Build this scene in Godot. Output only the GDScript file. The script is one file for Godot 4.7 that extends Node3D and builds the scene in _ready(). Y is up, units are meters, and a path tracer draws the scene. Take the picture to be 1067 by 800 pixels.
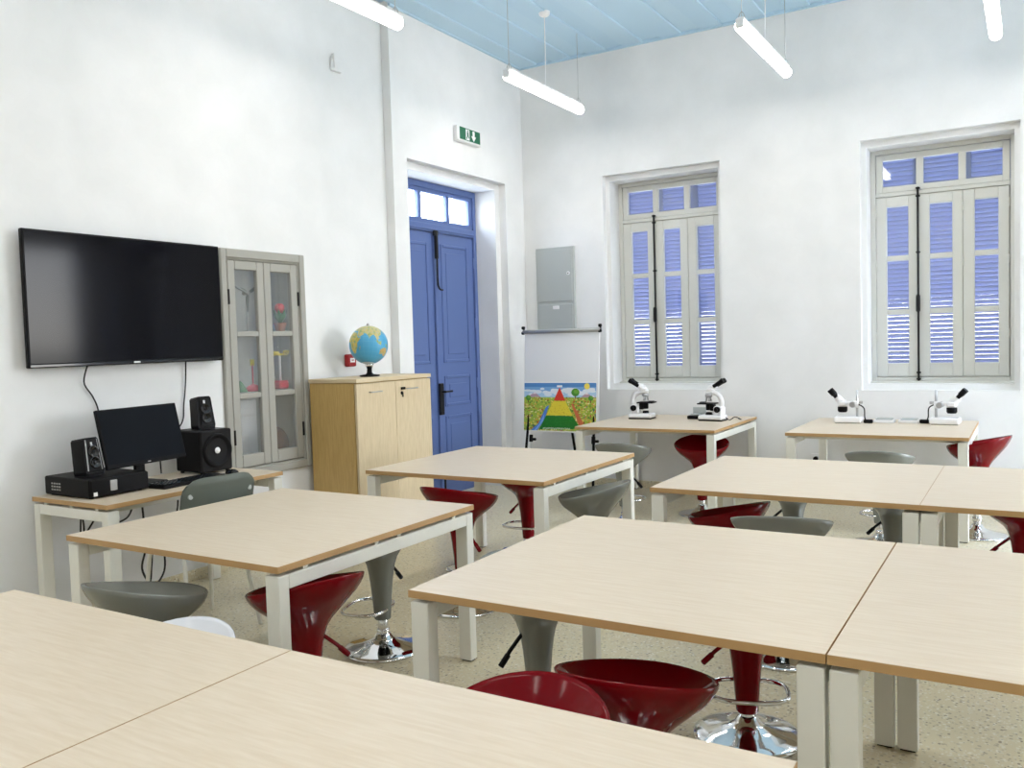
extends Node3D
# A school science room: work tables with swivel stools, a computer desk under a wall television,
# a glazed niche cupboard, a blue door, a flip chart and shuttered windows.

var rng := RandomNumberGenerator.new()
var M := {}
var used := {}
const TH := 0.72      # table height
const CEIL := 4.225   # underside of the ceiling
const XR := 7.3       # right wall
const ZF := 9.7       # wall behind the camera

# ------------------------------------------------------------------ helpers
func numbered(n: String) -> String:
	if not used.has(n):
		used[n] = 0
		return n
	used[n] += 1
	return "%s_%03d" % [n, used[n]]

func mb() -> SurfaceTool:
	var st := SurfaceTool.new()
	st.begin(Mesh.PRIMITIVE_TRIANGLES)
	return st

func tri(st: SurfaceTool, a: Vector3, b: Vector3, c: Vector3, ua := Vector2.ZERO, ub := Vector2.ZERO, uc := Vector2.ZERO) -> void:
	st.set_uv(ua); st.add_vertex(a)
	st.set_uv(ub); st.add_vertex(b)
	st.set_uv(uc); st.add_vertex(c)

func puv(p: Vector3, n: Vector3) -> Vector2:
	var a := n.abs()
	if a.y >= a.x and a.y >= a.z: return Vector2(p.x, p.z)
	if a.x >= a.z: return Vector2(p.z, p.y)
	return Vector2(p.x, p.y)

# a convex face given in any order round its rim; wound so that it looks along "out"
func face(st: SurfaceTool, pts: Array, out: Vector3, xf: Transform3D) -> void:
	var n: Vector3 = (pts[1] - pts[0]).cross(pts[2] - pts[0])
	var q: Array = pts.duplicate()
	if n.dot(out) > 0.0: q.reverse()
	for i in range(1, q.size() - 1):
		tri(st, xf * q[0], xf * q[i], xf * q[i + 1], puv(q[0], out), puv(q[i], out), puv(q[i + 1], out))

# box with chamfered edges (flat shaded)
func bx(st: SurfaceTool, c: Vector3, s: Vector3, b := 0.0, xf := Transform3D.IDENTITY) -> void:
	st.set_smooth_group(-1)
	var h := s / 2.0
	b = min(b, min(h.x, min(h.y, h.z)) * 0.9)
	for ax in 3:
		for sg in [-1.0, 1.0]:
			var u := (ax + 1) % 3
			var v := (ax + 2) % 3
			var out := Vector3.ZERO
			out[ax] = sg
			var pts := []
			for k in [[-1, -1], [1, -1], [1, 1], [-1, 1]]:
				var p := Vector3.ZERO
				p[ax] = sg * h[ax]; p[u] = k[0] * (h[u] - b); p[v] = k[1] * (h[v] - b)
				pts.append(c + p)
			face(st, pts, out, xf)
	if b > 0.0:
		for ax in 3:
			var u := (ax + 1) % 3
			var v := (ax + 2) % 3
			for su in [-1.0, 1.0]:
				for sv in [-1.0, 1.0]:
					var out := Vector3.ZERO
					out[u] = su; out[v] = sv
					var pts := []
					for e in [[-1, 0], [1, 0], [1, 1], [-1, 1]]:
						var p := Vector3.ZERO
						p[ax] = e[0] * (h[ax] - b)
						if e[1] == 0:
							p[u] = su * h[u]; p[v] = sv * (h[v] - b)
						else:
							p[u] = su * (h[u] - b); p[v] = sv * h[v]
						pts.append(c + p)
					face(st, pts, out, xf)
		for sx in [-1.0, 1.0]:
			for sy in [-1.0, 1.0]:
				for sz in [-1.0, 1.0]:
					face(st, [c + Vector3(sx * h.x, sy * (h.y - b), sz * (h.z - b)), c + Vector3(sx * (h.x - b), sy * h.y, sz * (h.z - b)), c + Vector3(sx * (h.x - b), sy * (h.y - b), sz * h.z)], Vector3(sx, sy, sz), xf)

func span(st: SurfaceTool, a: Vector3, b: Vector3, bev := 0.0, xf := Transform3D.IDENTITY) -> void:
	bx(st, (a + b) / 2.0, (b - a).abs(), bev, xf)

# grid of rows (each an Array of Vector3, closed round) joined into a smooth skin
func skin(st: SurfaceTool, rows: Array, closed := true, flip := false, smooth := 0) -> void:
	st.set_smooth_group(smooth)
	var n: int = rows[0].size()
	var m := n if closed else n - 1
	for i in rows.size() - 1:
		for j in m:
			var k := (j + 1) % n
			var a: Vector3 = rows[i][j]
			var b: Vector3 = rows[i][k]
			var c: Vector3 = rows[i + 1][k]
			var d: Vector3 = rows[i + 1][j]
			var ua := Vector2(float(j) / m, float(i) / (rows.size() - 1))
			var ub := Vector2(float(j + 1) / m, ua.y)
			var uc := Vector2(ub.x, float(i + 1) / (rows.size() - 1))
			var ud := Vector2(ua.x, uc.y)
			if flip:
				if not a.is_equal_approx(b): tri(st, a, c, b, ua, uc, ub)
				if not c.is_equal_approx(d): tri(st, a, d, c, ua, ud, uc)
			else:
				if not a.is_equal_approx(b): tri(st, a, b, c, ua, ub, uc)
				if not c.is_equal_approx(d): tri(st, a, c, d, ua, uc, ud)

# profile [[r, y], ...] from bottom to top
func lathe(st: SurfaceTool, prof: Array, seg := 24, xf := Transform3D.IDENTITY, smooth := 0) -> void:
	var rows := []
	for p in prof:
		var row := []
		for j in seg:
			var t := TAU * j / seg
			row.append(xf * Vector3(sin(t) * p[0], p[1], cos(t) * p[0]))
		rows.append(row)
	skin(st, rows, true, true, smooth)

func cyl(st: SurfaceTool, a: Vector3, b: Vector3, r: float, r2 := -1.0, seg := 16) -> void:
	if r2 < 0.0: r2 = r
	var xf := along(a, b)
	var l := (b - a).length()
	var e: float = min(0.15 * min(r, r2), l * 0.2)
	lathe(st, [[0.0, 0.0], [r - e, 0.0]], seg, xf, 1)
	lathe(st, [[r - e, 0.0], [r, e], [r2, l - e], [r2 - e, l]], seg, xf, 0)
	lathe(st, [[r2 - e, l], [0.0, l]], seg, xf, 1)

func along(a: Vector3, b: Vector3) -> Transform3D:
	var y := (b - a).normalized()
	var x := y.cross(Vector3(0, 0, 1)) if absf(y.z) < 0.9 else y.cross(Vector3(1, 0, 0))
	x = x.normalized()
	return Transform3D(Basis(x, y, x.cross(y)), a)

func tube(st: SurfaceTool, pts: Array, r: float, seg := 8, closed := false) -> void:
	var rows := []
	var n := pts.size()
	var prev := Vector3.ZERO
	var total := n + 1 if closed else n
	for i in total:
		var q: Vector3 = pts[i % n]
		var t: Vector3
		if closed: t = pts[(i + 1) % n] - pts[(i + n - 1) % n]
		else: t = pts[mini(i + 1, n - 1)] - pts[maxi(i - 1, 0)]
		t = t.normalized()
		var x := prev
		if i == 0: x = t.cross(Vector3.UP) if absf(t.y) < 0.9 else t.cross(Vector3.RIGHT)
		x = (x - t * x.dot(t)).normalized()
		prev = x
		var y := t.cross(x)
		var row := []
		for j in seg:
			var a := TAU * j / seg
			row.append(q + (x * cos(a) + y * sin(a)) * r)
		rows.append(row)
	skin(st, rows, true, false, 0)
	if not closed:
		st.set_smooth_group(-1)
		for j in seg:
			tri(st, pts[0], rows[0][(j + 1) % seg], rows[0][j])
			tri(st, pts[n - 1], rows[n - 1][j], rows[n - 1][(j + 1) % seg])

func curve(pts: Array, step := 0.02) -> Array:
	var c := Curve3D.new()
	for i in pts.size():
		var t: Vector3 = (pts[mini(i + 1, pts.size() - 1)] - pts[maxi(i - 1, 0)]) / 6.0
		c.add_point(pts[i], -t, t)
	var out := []
	var n := int(ceil(c.get_baked_length() / step)) + 1
	for i in n + 1: out.append(c.sample_baked(c.get_baked_length() * i / n, true))
	return out

# extrude a polygon (Vector2 list) by depth along local z
func prism(st: SurfaceTool, poly: Array, z0: float, z1: float, xf := Transform3D.IDENTITY) -> void:
	st.set_smooth_group(-1)
	var pk := PackedVector2Array(poly)
	var idx := Geometry2D.triangulate_polygon(pk)
	for i in range(0, idx.size(), 3):
		var a := pk[idx[i]]
		var b := pk[idx[i + 1]]
		var c := pk[idx[i + 2]]
		face(st, [Vector3(a.x, a.y, z1), Vector3(b.x, b.y, z1), Vector3(c.x, c.y, z1)], Vector3(0, 0, signf(z1 - z0)), xf)
		face(st, [Vector3(a.x, a.y, z0), Vector3(b.x, b.y, z0), Vector3(c.x, c.y, z0)], Vector3(0, 0, -signf(z1 - z0)), xf)
	var ccw := not Geometry2D.is_polygon_clockwise(pk)
	for i in pk.size():
		var a := pk[i]
		var b := pk[(i + 1) % pk.size()]
		var d := b - a
		var o := Vector3(d.y, -d.x, 0) if ccw else Vector3(-d.y, d.x, 0)
		face(st, [Vector3(a.x, a.y, z0), Vector3(b.x, b.y, z0), Vector3(b.x, b.y, z1), Vector3(a.x, a.y, z1)], o, xf)

func mesh_of(st: SurfaceTool) -> ArrayMesh:
	st.generate_normals()
	return st.commit()

func put(called: String, mesh: Mesh, m: Material, parent: Node = self) -> MeshInstance3D:
	var o := MeshInstance3D.new()
	o.mesh = mesh
	o.material_override = m
	o.name = numbered(called) if parent == self else called
	o.cast_shadow = GeometryInstance3D.SHADOW_CASTING_SETTING_ON
	parent.add_child(o, true)
	return o

func obj(called: String, st: SurfaceTool, m: Material, parent: Node = self) -> MeshInstance3D:
	return put(called, mesh_of(st), m, parent)

func tag(o: Node, label: String, category: String, group := "") -> Node:
	o.set_meta("label", label)
	o.set_meta("category", category)
	if group != "": o.set_meta("group", group)
	return o

func thing(called: String, label: String, category: String, at := Vector3.ZERO, turn := 0.0, group := "") -> Node3D:
	var o := Node3D.new()
	o.name = numbered(called)
	add_child(o)
	o.position = at
	o.rotation.y = turn
	tag(o, label, category, group)
	return o

func structure(o: Node, label: String) -> Node:
	o.set_meta("kind", "structure")
	o.set_meta("label", label)
	return o

func dup(src: Node3D, label: String, at: Vector3, turn: float, group := "") -> Node3D:
	var base := String(src.name)
	var r: Node3D = src.duplicate()
	r.name = numbered(base)
	add_child(r)
	r.position = at
	r.rotation.y = turn
	r.set_meta("label", label)
	if group != "": r.set_meta("group", group)
	return r

# ------------------------------------------------------------------ materials
func mat(c: Color, rough := 0.6, metal := 0.0) -> StandardMaterial3D:
	var m := StandardMaterial3D.new()
	m.albedo_color = c
	m.roughness = rough
	m.metallic = metal
	return m

func noise_tex(freq: float, lo: Color, hi: Color, sd := 1, size := 512, normal := false) -> NoiseTexture2D:
	var n := FastNoiseLite.new()
	n.noise_type = FastNoiseLite.TYPE_SIMPLEX_SMOOTH
	n.frequency = freq
	n.seed = sd
	n.fractal_octaves = 4
	var t := NoiseTexture2D.new()
	t.width = size; t.height = size
	t.seamless = true
	t.noise = n
	if normal:
		t.as_normal_map = true
		t.bump_strength = 2.0
	else:
		var g := Gradient.new()
		g.set_color(0, lo); g.set_color(1, hi)
		t.color_ramp = g
	return t

func grain_image(base: Color, dark: Color, sd: int) -> ImageTexture:
	var n := FastNoiseLite.new()
	n.seed = sd
	n.frequency = 1.0
	n.fractal_octaves = 3
	var n2 := FastNoiseLite.new()
	n2.seed = sd + 7
	n2.frequency = 1.0
	var img := Image.create(512, 512, true, Image.FORMAT_RGB8)
	for y in 512:
		for x in 512:
			# grain runs along u; both directions wrap
			var a := TAU * x / 512.0
			var k := n.get_noise_3d(cos(a) * 0.9, sin(a) * 0.9, y * 0.16)
			var f := n2.get_noise_3d(cos(a) * 3.0, sin(a) * 3.0, y * 0.55)
			var v := clampf(0.5 + 0.75 * k + 0.35 * f, 0.0, 1.0)
			img.set_pixel(x, y, base.lerp(dark, v))
	img.generate_mipmaps()
	return ImageTexture.create_from_image(img)

func terrazzo_image() -> ImageTexture:
	var S := 1024
	var n := FastNoiseLite.new()
	n.seed = 5; n.frequency = 0.01; n.fractal_octaves = 4
	var img := Image.create(S, S, true, Image.FORMAT_RGB8)
	img.fill(Color(0.825, 0.785, 0.665))
	var tones := [Color(0.87, 0.85, 0.78), Color(0.84, 0.82, 0.745), Color(0.74, 0.705, 0.60), Color(0.66, 0.62, 0.52), Color(0.90, 0.885, 0.83), Color(0.57, 0.53, 0.45)]
	for k in 16000:
		var c: Color = tones[[0, 1, 2, 0, 1, 4, 3, 2, 0, 5][rng.randi() % 10]]
		var px := rng.randi() % S
		var py := rng.randi() % S
		var r := rng.randf_range(0.8, 3.4)
		var e := rng.randf_range(0.6, 1.4)
		for dy in range(-4, 5):
			for dx in range(-4, 5):
				if dx * dx * e + dy * dy / e <= r * r:
					img.set_pixel((px + dx + S) % S, (py + dy + S) % S, c)
	img.generate_mipmaps()
	return ImageTexture.create_from_image(img)

func fill_poly(img: Image, pts: Array, c: Color) -> void:
	var pk := PackedVector2Array(pts)
	var w := img.get_width()
	var h := img.get_height()
	var x0 := 1e9; var x1 := -1e9; var y0 := 1e9; var y1 := -1e9
	for p in pk:
		x0 = min(x0, p.x); x1 = max(x1, p.x); y0 = min(y0, p.y); y1 = max(y1, p.y)
	for y in range(maxi(0, int(y0)), mini(h, int(y1) + 2)):
		for x in range(maxi(0, int(x0)), mini(w, int(x1) + 2)):
			if Geometry2D.is_point_in_polygon(Vector2(x + 0.5, y + 0.5), pk): img.set_pixel(x, y, c)

func disc(img: Image, cx: float, cy: float, rx: float, ry: float, c: Color) -> void:
	for y in range(maxi(0, int(cy - ry)), mini(img.get_height(), int(cy + ry) + 2)):
		for x in range(maxi(0, int(cx - rx)), mini(img.get_width(), int(cx + rx) + 2)):
			if pow((x + 0.5 - cx) / rx, 2) + pow((y + 0.5 - cy) / ry, 2) <= 1.0: img.set_pixel(x, y, c)

func poster_image() -> ImageTexture:
	var W := 480
	var H := 300
	var img := Image.create(W, H, true, Image.FORMAT_RGB8)
	img.fill(Color(0.97, 0.97, 0.96))
	# printed sky, three flat tones with clouds
	img.fill_rect(Rect2i(0, 6, W, 30), Color(0.33, 0.55, 0.80))
	img.fill_rect(Rect2i(0, 30, W, 30), Color(0.48, 0.68, 0.87))
	img.fill_rect(Rect2i(0, 56, W, 40), Color(0.68, 0.82, 0.92))
	for k in 34:
		disc(img, rng.randf_range(0, W), rng.randf_range(40, 80), rng.randf_range(14, 34), rng.randf_range(5, 12), Color(0.9, 0.93, 0.96))
	for m in [[70, 60, 60], [30, 76, 40], [420, 62, 56], [460, 78, 40]]:
		fill_poly(img, [Vector2(m[0] - m[2], 104), Vector2(m[0], m[1]), Vector2(m[0] + m[2], 104)], Color(0.72, 0.60, 0.66))
		fill_poly(img, [Vector2(m[0] - 14, m[1] + 12), Vector2(m[0], m[1]), Vector2(m[0] + 14, m[1] + 12)], Color(0.93, 0.90, 0.92))
	# meadow with speckled crops, flowers and figures
	img.fill_rect(Rect2i(0, 92, W, 208), Color(0.62, 0.72, 0.25))
	var cols := [Color(0.47, 0.62, 0.16), Color(0.75, 0.78, 0.30), Color(0.82, 0.62, 0.25), Color(0.35, 0.52, 0.18), Color(0.86, 0.80, 0.45), Color(0.70, 0.42, 0.22), Color(0.90, 0.86, 0.62)]
	for k in 900:
		disc(img, rng.randf_range(0, W), rng.randf_range(92, 296), rng.randf_range(2, 9), rng.randf_range(2, 6), cols[rng.randi() % cols.size()])
	for k in 60:
		disc(img, rng.randf_range(0, W), rng.randf_range(110, 270), rng.randf_range(2, 4), rng.randf_range(4, 8), [Color(0.80, 0.25, 0.15), Color(0.45, 0.25, 0.15), Color(0.95, 0.80, 0.25), Color(0.30, 0.30, 0.45)][rng.randi() % 4])
	for t in [[345, 62, 26], [28, 96, 18], [445, 96, 16]]:
		disc(img, t[0], t[1], t[2], t[2] * 0.9, Color(0.27, 0.55, 0.18))
		disc(img, t[0] + 5, t[1] - 5, t[2] * 0.6, t[2] * 0.5, Color(0.42, 0.66, 0.24))
		img.fill_rect(Rect2i(t[0] - 3, t[1] + int(t[2] * 0.8), 6, 16), Color(0.42, 0.28, 0.15))
	disc(img, 420, 26, 18, 18, Color(0.95, 0.86, 0.35))
	# stream on one side, path on the other
	fill_poly(img, [Vector2(48, 292), Vector2(100, 250), Vector2(130, 190), Vector2(150, 150), Vector2(172, 138), Vector2(160, 170), Vector2(140, 230), Vector2(92, 292)], Color(0.30, 0.50, 0.83))
	fill_poly(img, [Vector2(70, 292), Vector2(108, 252), Vector2(140, 190), Vector2(134, 232), Vector2(84, 292)], Color(0.50, 0.69, 0.92))
	fill_poly(img, [Vector2(318, 130), Vector2(330, 130), Vector2(402, 246), Vector2(372, 262)], Color(0.80, 0.42, 0.25))
	# food pyramid
	fill_poly(img, [Vector2(240, 32), Vector2(279, 112), Vector2(201, 112)], Color(0.87, 0.22, 0.14))
	fill_poly(img, [Vector2(200, 114), Vector2(280, 114), Vector2(328, 200), Vector2(152, 200)], Color(0.90, 0.82, 0.22))
	fill_poly(img, [Vector2(151, 202), Vector2(329, 202), Vector2(372, 264), Vector2(330, 280), Vector2(104, 286)], Color(0.10, 0.47, 0.13))
	for k in 40:
		disc(img, rng.randf_range(170, 310), rng.randf_range(140, 196), 3, 2, Color(0.80, 0.70, 0.16))
		disc(img, rng.randf_range(150, 330), rng.randf_range(210, 264), 4, 2, Color(0.15, 0.55, 0.17))
	img.fill_rect(Rect2i(222, 20, 36, 12), Color(0.96, 0.95, 0.94))
	# the white caption along the foot is too small to read in the photograph
	for k in 46:
		var cx := 130 + k * 4 + rng.randi() % 2
		img.fill_rect(Rect2i(cx, 272 + rng.randi() % 4, 2, 7 + rng.randi() % 5), Color(0.95, 0.95, 0.90))
	img.fill_rect(Rect2i(0, 292, W, 8), Color(0.93, 0.93, 0.90))
	img.generate_mipmaps()
	return ImageTexture.create_from_image(img)

func globe_image() -> ImageTexture:
	var W := 720
	var H := 360
	var img := Image.create(W, H, true, Image.FORMAT_RGB8)
	img.fill(Color(0.30, 0.64, 0.80))
	var lands := [
		[[-17, 15], [-16, 24], [-6, 35], [10, 37], [20, 32], [32, 31], [37, 20], [43, 11], [51, 12], [47, 4], [40, -4], [40, -15], [35, -22], [28, -33], [18, -34], [12, -18], [13, -6], [8, 4], [-8, 4]],
		[[-9, 37], [-9, 43], [-1, 44], [-4, 48], [8, 54], [6, 61], [20, 70], [45, 67], [70, 73], [105, 77], [140, 73], [178, 69], [170, 60], [158, 52], [155, 60], [140, 54], [132, 43], [127, 35], [121, 38], [121, 30], [112, 21], [106, 18], [109, 11], [104, 9], [103, 1], [98, 9], [95, 17], [89, 22], [80, 15], [77, 8], [73, 17], [67, 25], [57, 26], [59, 22], [45, 13], [38, 22], [35, 32], [36, 36], [27, 37], [22, 37], [13, 45], [16, 39], [8, 44], [0, 40]],
		[[114, -22], [122, -17], [131, -12], [136, -14], [142, -11], [146, -19], [153, -27], [149, -38], [140, -38], [131, -32], [116, -35]],
		[[95, 5], [104, -5], [114, -8], [116, 5], [110, 2]], [[131, -1], [141, -3], [148, -9], [138, -8]], [[44, -25], [49, -13], [50, -16], [47, -25]],
		[[130, 31], [140, 36], [145, 44], [140, 41], [136, 35]],
		[[-80, 9], [-60, 10], [-50, 0], [-35, -7], [-40, -22], [-55, -34], [-65, -42], [-70, -54], [-75, -48], [-71, -20], [-81, -5]],
		[[-165, 65], [-130, 70], [-90, 72], [-60, 55], [-66, 45], [-80, 26], [-97, 26], [-90, 16], [-82, 9], [-105, 20], [-123, 38], [-130, 55]]]
	var tones := [Color(0.80, 0.72, 0.36), Color(0.78, 0.72, 0.48), Color(0.80, 0.66, 0.38), Color(0.62, 0.68, 0.36), Color(0.62, 0.68, 0.36), Color(0.72, 0.66, 0.36), Color(0.7, 0.68, 0.4), Color(0.55, 0.66, 0.34), Color(0.70, 0.70, 0.42)]
	for i in lands.size():
		var pts := []
		for p in lands[i]: pts.append(Vector2((p[0] + 180.0) * 2.0, (90.0 - p[1]) * 2.0))
		fill_poly(img, pts, tones[i])
	var n := FastNoiseLite.new()
	n.seed = 11; n.frequency = 0.03
	for y in H:
		for x in W:
			var c := img.get_pixel(x, y)
			if c.b < 0.6:
				var v := n.get_noise_2d(x, y)
				img.set_pixel(x, y, c.lerp(Color(0.50, 0.62, 0.30), clampf(v * 1.8, 0, 0.8)))
	img.fill_rect(Rect2i(0, 322, W, 38), Color(0.90, 0.92, 0.93))
	# printed graticule
	for k in 24: img.fill_rect(Rect2i(k * 30, 0, 1, H), Color(0.42, 0.70, 0.82))
	for k in 12: img.fill_rect(Rect2i(0, k * 30, W, 1), Color(0.42, 0.70, 0.82))
	img.generate_mipmaps()
	return ImageTexture.create_from_image(img)

func make_materials() -> void:
	var wall := mat(Color.WHITE, 0.85)
	wall.albedo_texture = noise_tex(0.006, Color(0.895, 0.90, 0.895), Color(0.93, 0.933, 0.93), 3)
	wall.uv1_triplanar = true; wall.uv1_world_triplanar = true
	wall.uv1_scale = Vector3.ONE * 0.5
	M.wall = wall
	M.plank = mat(Color(0.71, 0.825, 0.90), 0.6)
	M.plank_b = mat(Color(0.725, 0.835, 0.905), 0.6)
	var fl := mat(Color.WHITE, 0.28)
	fl.albedo_texture = terrazzo_image()
	fl.uv1_triplanar = true; fl.uv1_world_triplanar = true
	fl.uv1_scale = Vector3.ONE * 0.55
	M.floor = fl
	var top := mat(Color.WHITE, 0.38)
	top.albedo_texture = grain_image(Color(0.865, 0.81, 0.725), Color(0.83, 0.765, 0.665), 21)
	top.uv1_scale = Vector3(0.8, 0.8, 1)
	M.top = top
	M.edge = mat(Color(0.71, 0.565, 0.37), 0.5)
	M.frame = mat(Color(0.885, 0.88, 0.835), 0.42)
	M.gap = mat(Color(0.35, 0.33, 0.30), 0.7)
	var cab := mat(Color.WHITE, 0.45)
	cab.albedo_texture = grain_image(Color(0.86, 0.79, 0.655), Color(0.80, 0.725, 0.585), 33)
	cab.uv1_scale = Vector3(0.9, 0.9, 1)
	M.maple = cab
	var side := mat(Color.WHITE, 0.45)
	side.albedo_texture = grain_image(Color(0.79, 0.665, 0.42), Color(0.73, 0.60, 0.35), 34)
	side.uv1_scale = Vector3(0.9, 0.9, 1)
	M.carcass_brown = side  # browner, more saturated grain than the doors, for the cabinet carcass
	M.red = mat(Color(0.44, 0.012, 0.05), 0.12); M.red.metallic_specular = 0.3
	M.grey = mat(Color(0.49, 0.50, 0.475), 0.25, 0.2)
	M.white_plastic = mat(Color(0.88, 0.89, 0.91), 0.2)
	M.chrome = mat(Color(0.88, 0.88, 0.88), 0.07, 1.0)
	M.steel = mat(Color(0.72, 0.72, 0.72), 0.3, 1.0)
	M.black = mat(Color(0.05, 0.05, 0.058), 0.42); M.black.metallic_specular = 0.25
	M.blackgloss = mat(Color(0.02, 0.02, 0.024), 0.1)
	M.screen = mat(Color(0.02, 0.02, 0.04), 0.1); M.screen.metallic_specular = 0.24
	M.matt_screen = mat(Color(0.085, 0.10, 0.12), 0.45); M.matt_screen.metallic_specular = 0.15
	M.cloth = mat(Color(0.05, 0.045, 0.05), 0.9)
	M.cable = mat(Color(0.05, 0.045, 0.045), 0.5)
	M.silver = mat(Color(0.68, 0.68, 0.67), 0.35, 0.6)
	M.blue = mat(Color(0.36, 0.445, 0.655), 0.45)
	M.shutter = mat(Color(0.36, 0.405, 0.59), 0.5)
	M.joinery = mat(Color(0.835, 0.84, 0.815), 0.45)
	M.greyframe = mat(Color(0.64, 0.635, 0.60), 0.5)
	M.niche = mat(Color(0.74, 0.75, 0.73), 0.8)
	M.panelgrey = mat(Color(0.70, 0.72, 0.71), 0.5)
	M.iron = mat(Color(0.04, 0.04, 0.05), 0.45, 0.3)
	M.chairgreen = mat(Color(0.36, 0.39, 0.36), 0.5)
	M.board = mat(Color(0.93, 0.935, 0.94), 0.12)
	M.paper = mat(Color(0.94, 0.94, 0.93), 0.8)
	M.poster = mat(Color.WHITE, 0.4); M.poster.albedo_texture = poster_image()
	M.globe = mat(Color.WHITE, 0.3); M.globe.albedo_texture = globe_image()
	M.signgreen = mat(Color(0.05, 0.40, 0.27), 0.4)
	M.white = mat(Color(0.93, 0.93, 0.93), 0.5)
	M.alarm = mat(Color(0.62, 0.06, 0.08), 0.4)
	var g := mat(Color(0.92, 0.96, 0.98, 0.06), 0.02)
	g.transparency = BaseMaterial3D.TRANSPARENCY_ALPHA
	M.glass = g
	var t := mat(Color(1, 1, 1), 0.3)
	t.emission_enabled = true; t.emission = Color(1.0, 0.975, 0.955); t.emission_energy_multiplier = 12.0
	M.tube = t
	M.leaf = mat(Color(0.10, 0.42, 0.18), 0.5)
	M.petal = mat(Color(0.85, 0.25, 0.30), 0.5)
	M.clay = mat(Color(0.62, 0.36, 0.24), 0.7)
	M.pink = mat(Color(0.85, 0.10, 0.28), 0.4)
	M.yellow = mat(Color(0.90, 0.82, 0.15), 0.4)
	M.brown = mat(Color(0.33, 0.18, 0.10), 0.5)
	M.greenplastic = mat(Color(0.05, 0.50, 0.22), 0.4)
	M.ground = mat(Color(0.72, 0.70, 0.66), 0.9)

# ------------------------------------------------------------------ setting
func in_holes(u: float, v: float, holes: Array) -> bool:
	for h in holes:
		if u > h[0] and u < h[1] and v > h[2] and v < h[3]: return true
	return false

# a layer of wall, of thickness d0..d1 on axis "ax" (0 = x, 2 = z), with rectangular openings [u0, u1, v0, v1]
func layer(st: SurfaceTool, ax: int, d0: float, d1: float, u0: float, u1: float, v0: float, v1: float, holes: Array) -> void:
	var us := [u0, u1]
	var vs := [v0, v1]
	for h in holes:
		us.append_array([h[0], h[1]]); vs.append_array([h[2], h[3]])
	us.sort(); vs.sort()
	for i in us.size() - 1:
		if us[i + 1] - us[i] < 1e-5: continue
		var j := 0
		while j < vs.size() - 1:
			if vs[j + 1] - vs[j] < 1e-5 or in_holes((us[i] + us[i + 1]) / 2.0, (vs[j] + vs[j + 1]) / 2.0, holes):
				j += 1
				continue
			var k := j
			while k < vs.size() - 1 and not in_holes((us[i] + us[i + 1]) / 2.0, (vs[k] + vs[k + 1]) / 2.0, holes): k += 1
			if ax == 2: span(st, Vector3(us[i], vs[j], d0), Vector3(us[i + 1], vs[k], d1))
			else: span(st, Vector3(d0, vs[j], us[i]), Vector3(d1, vs[k], us[i + 1]))
			j = k

const WINS := [[0.977, 2.144], [3.335, 4.497], [5.69, 6.855]]
const WY0 := 0.957
const WY1 := 3.04
const DX := 0.08        # face of the door wall
const PZ := 2.12        # where it steps back to the television wall

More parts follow.
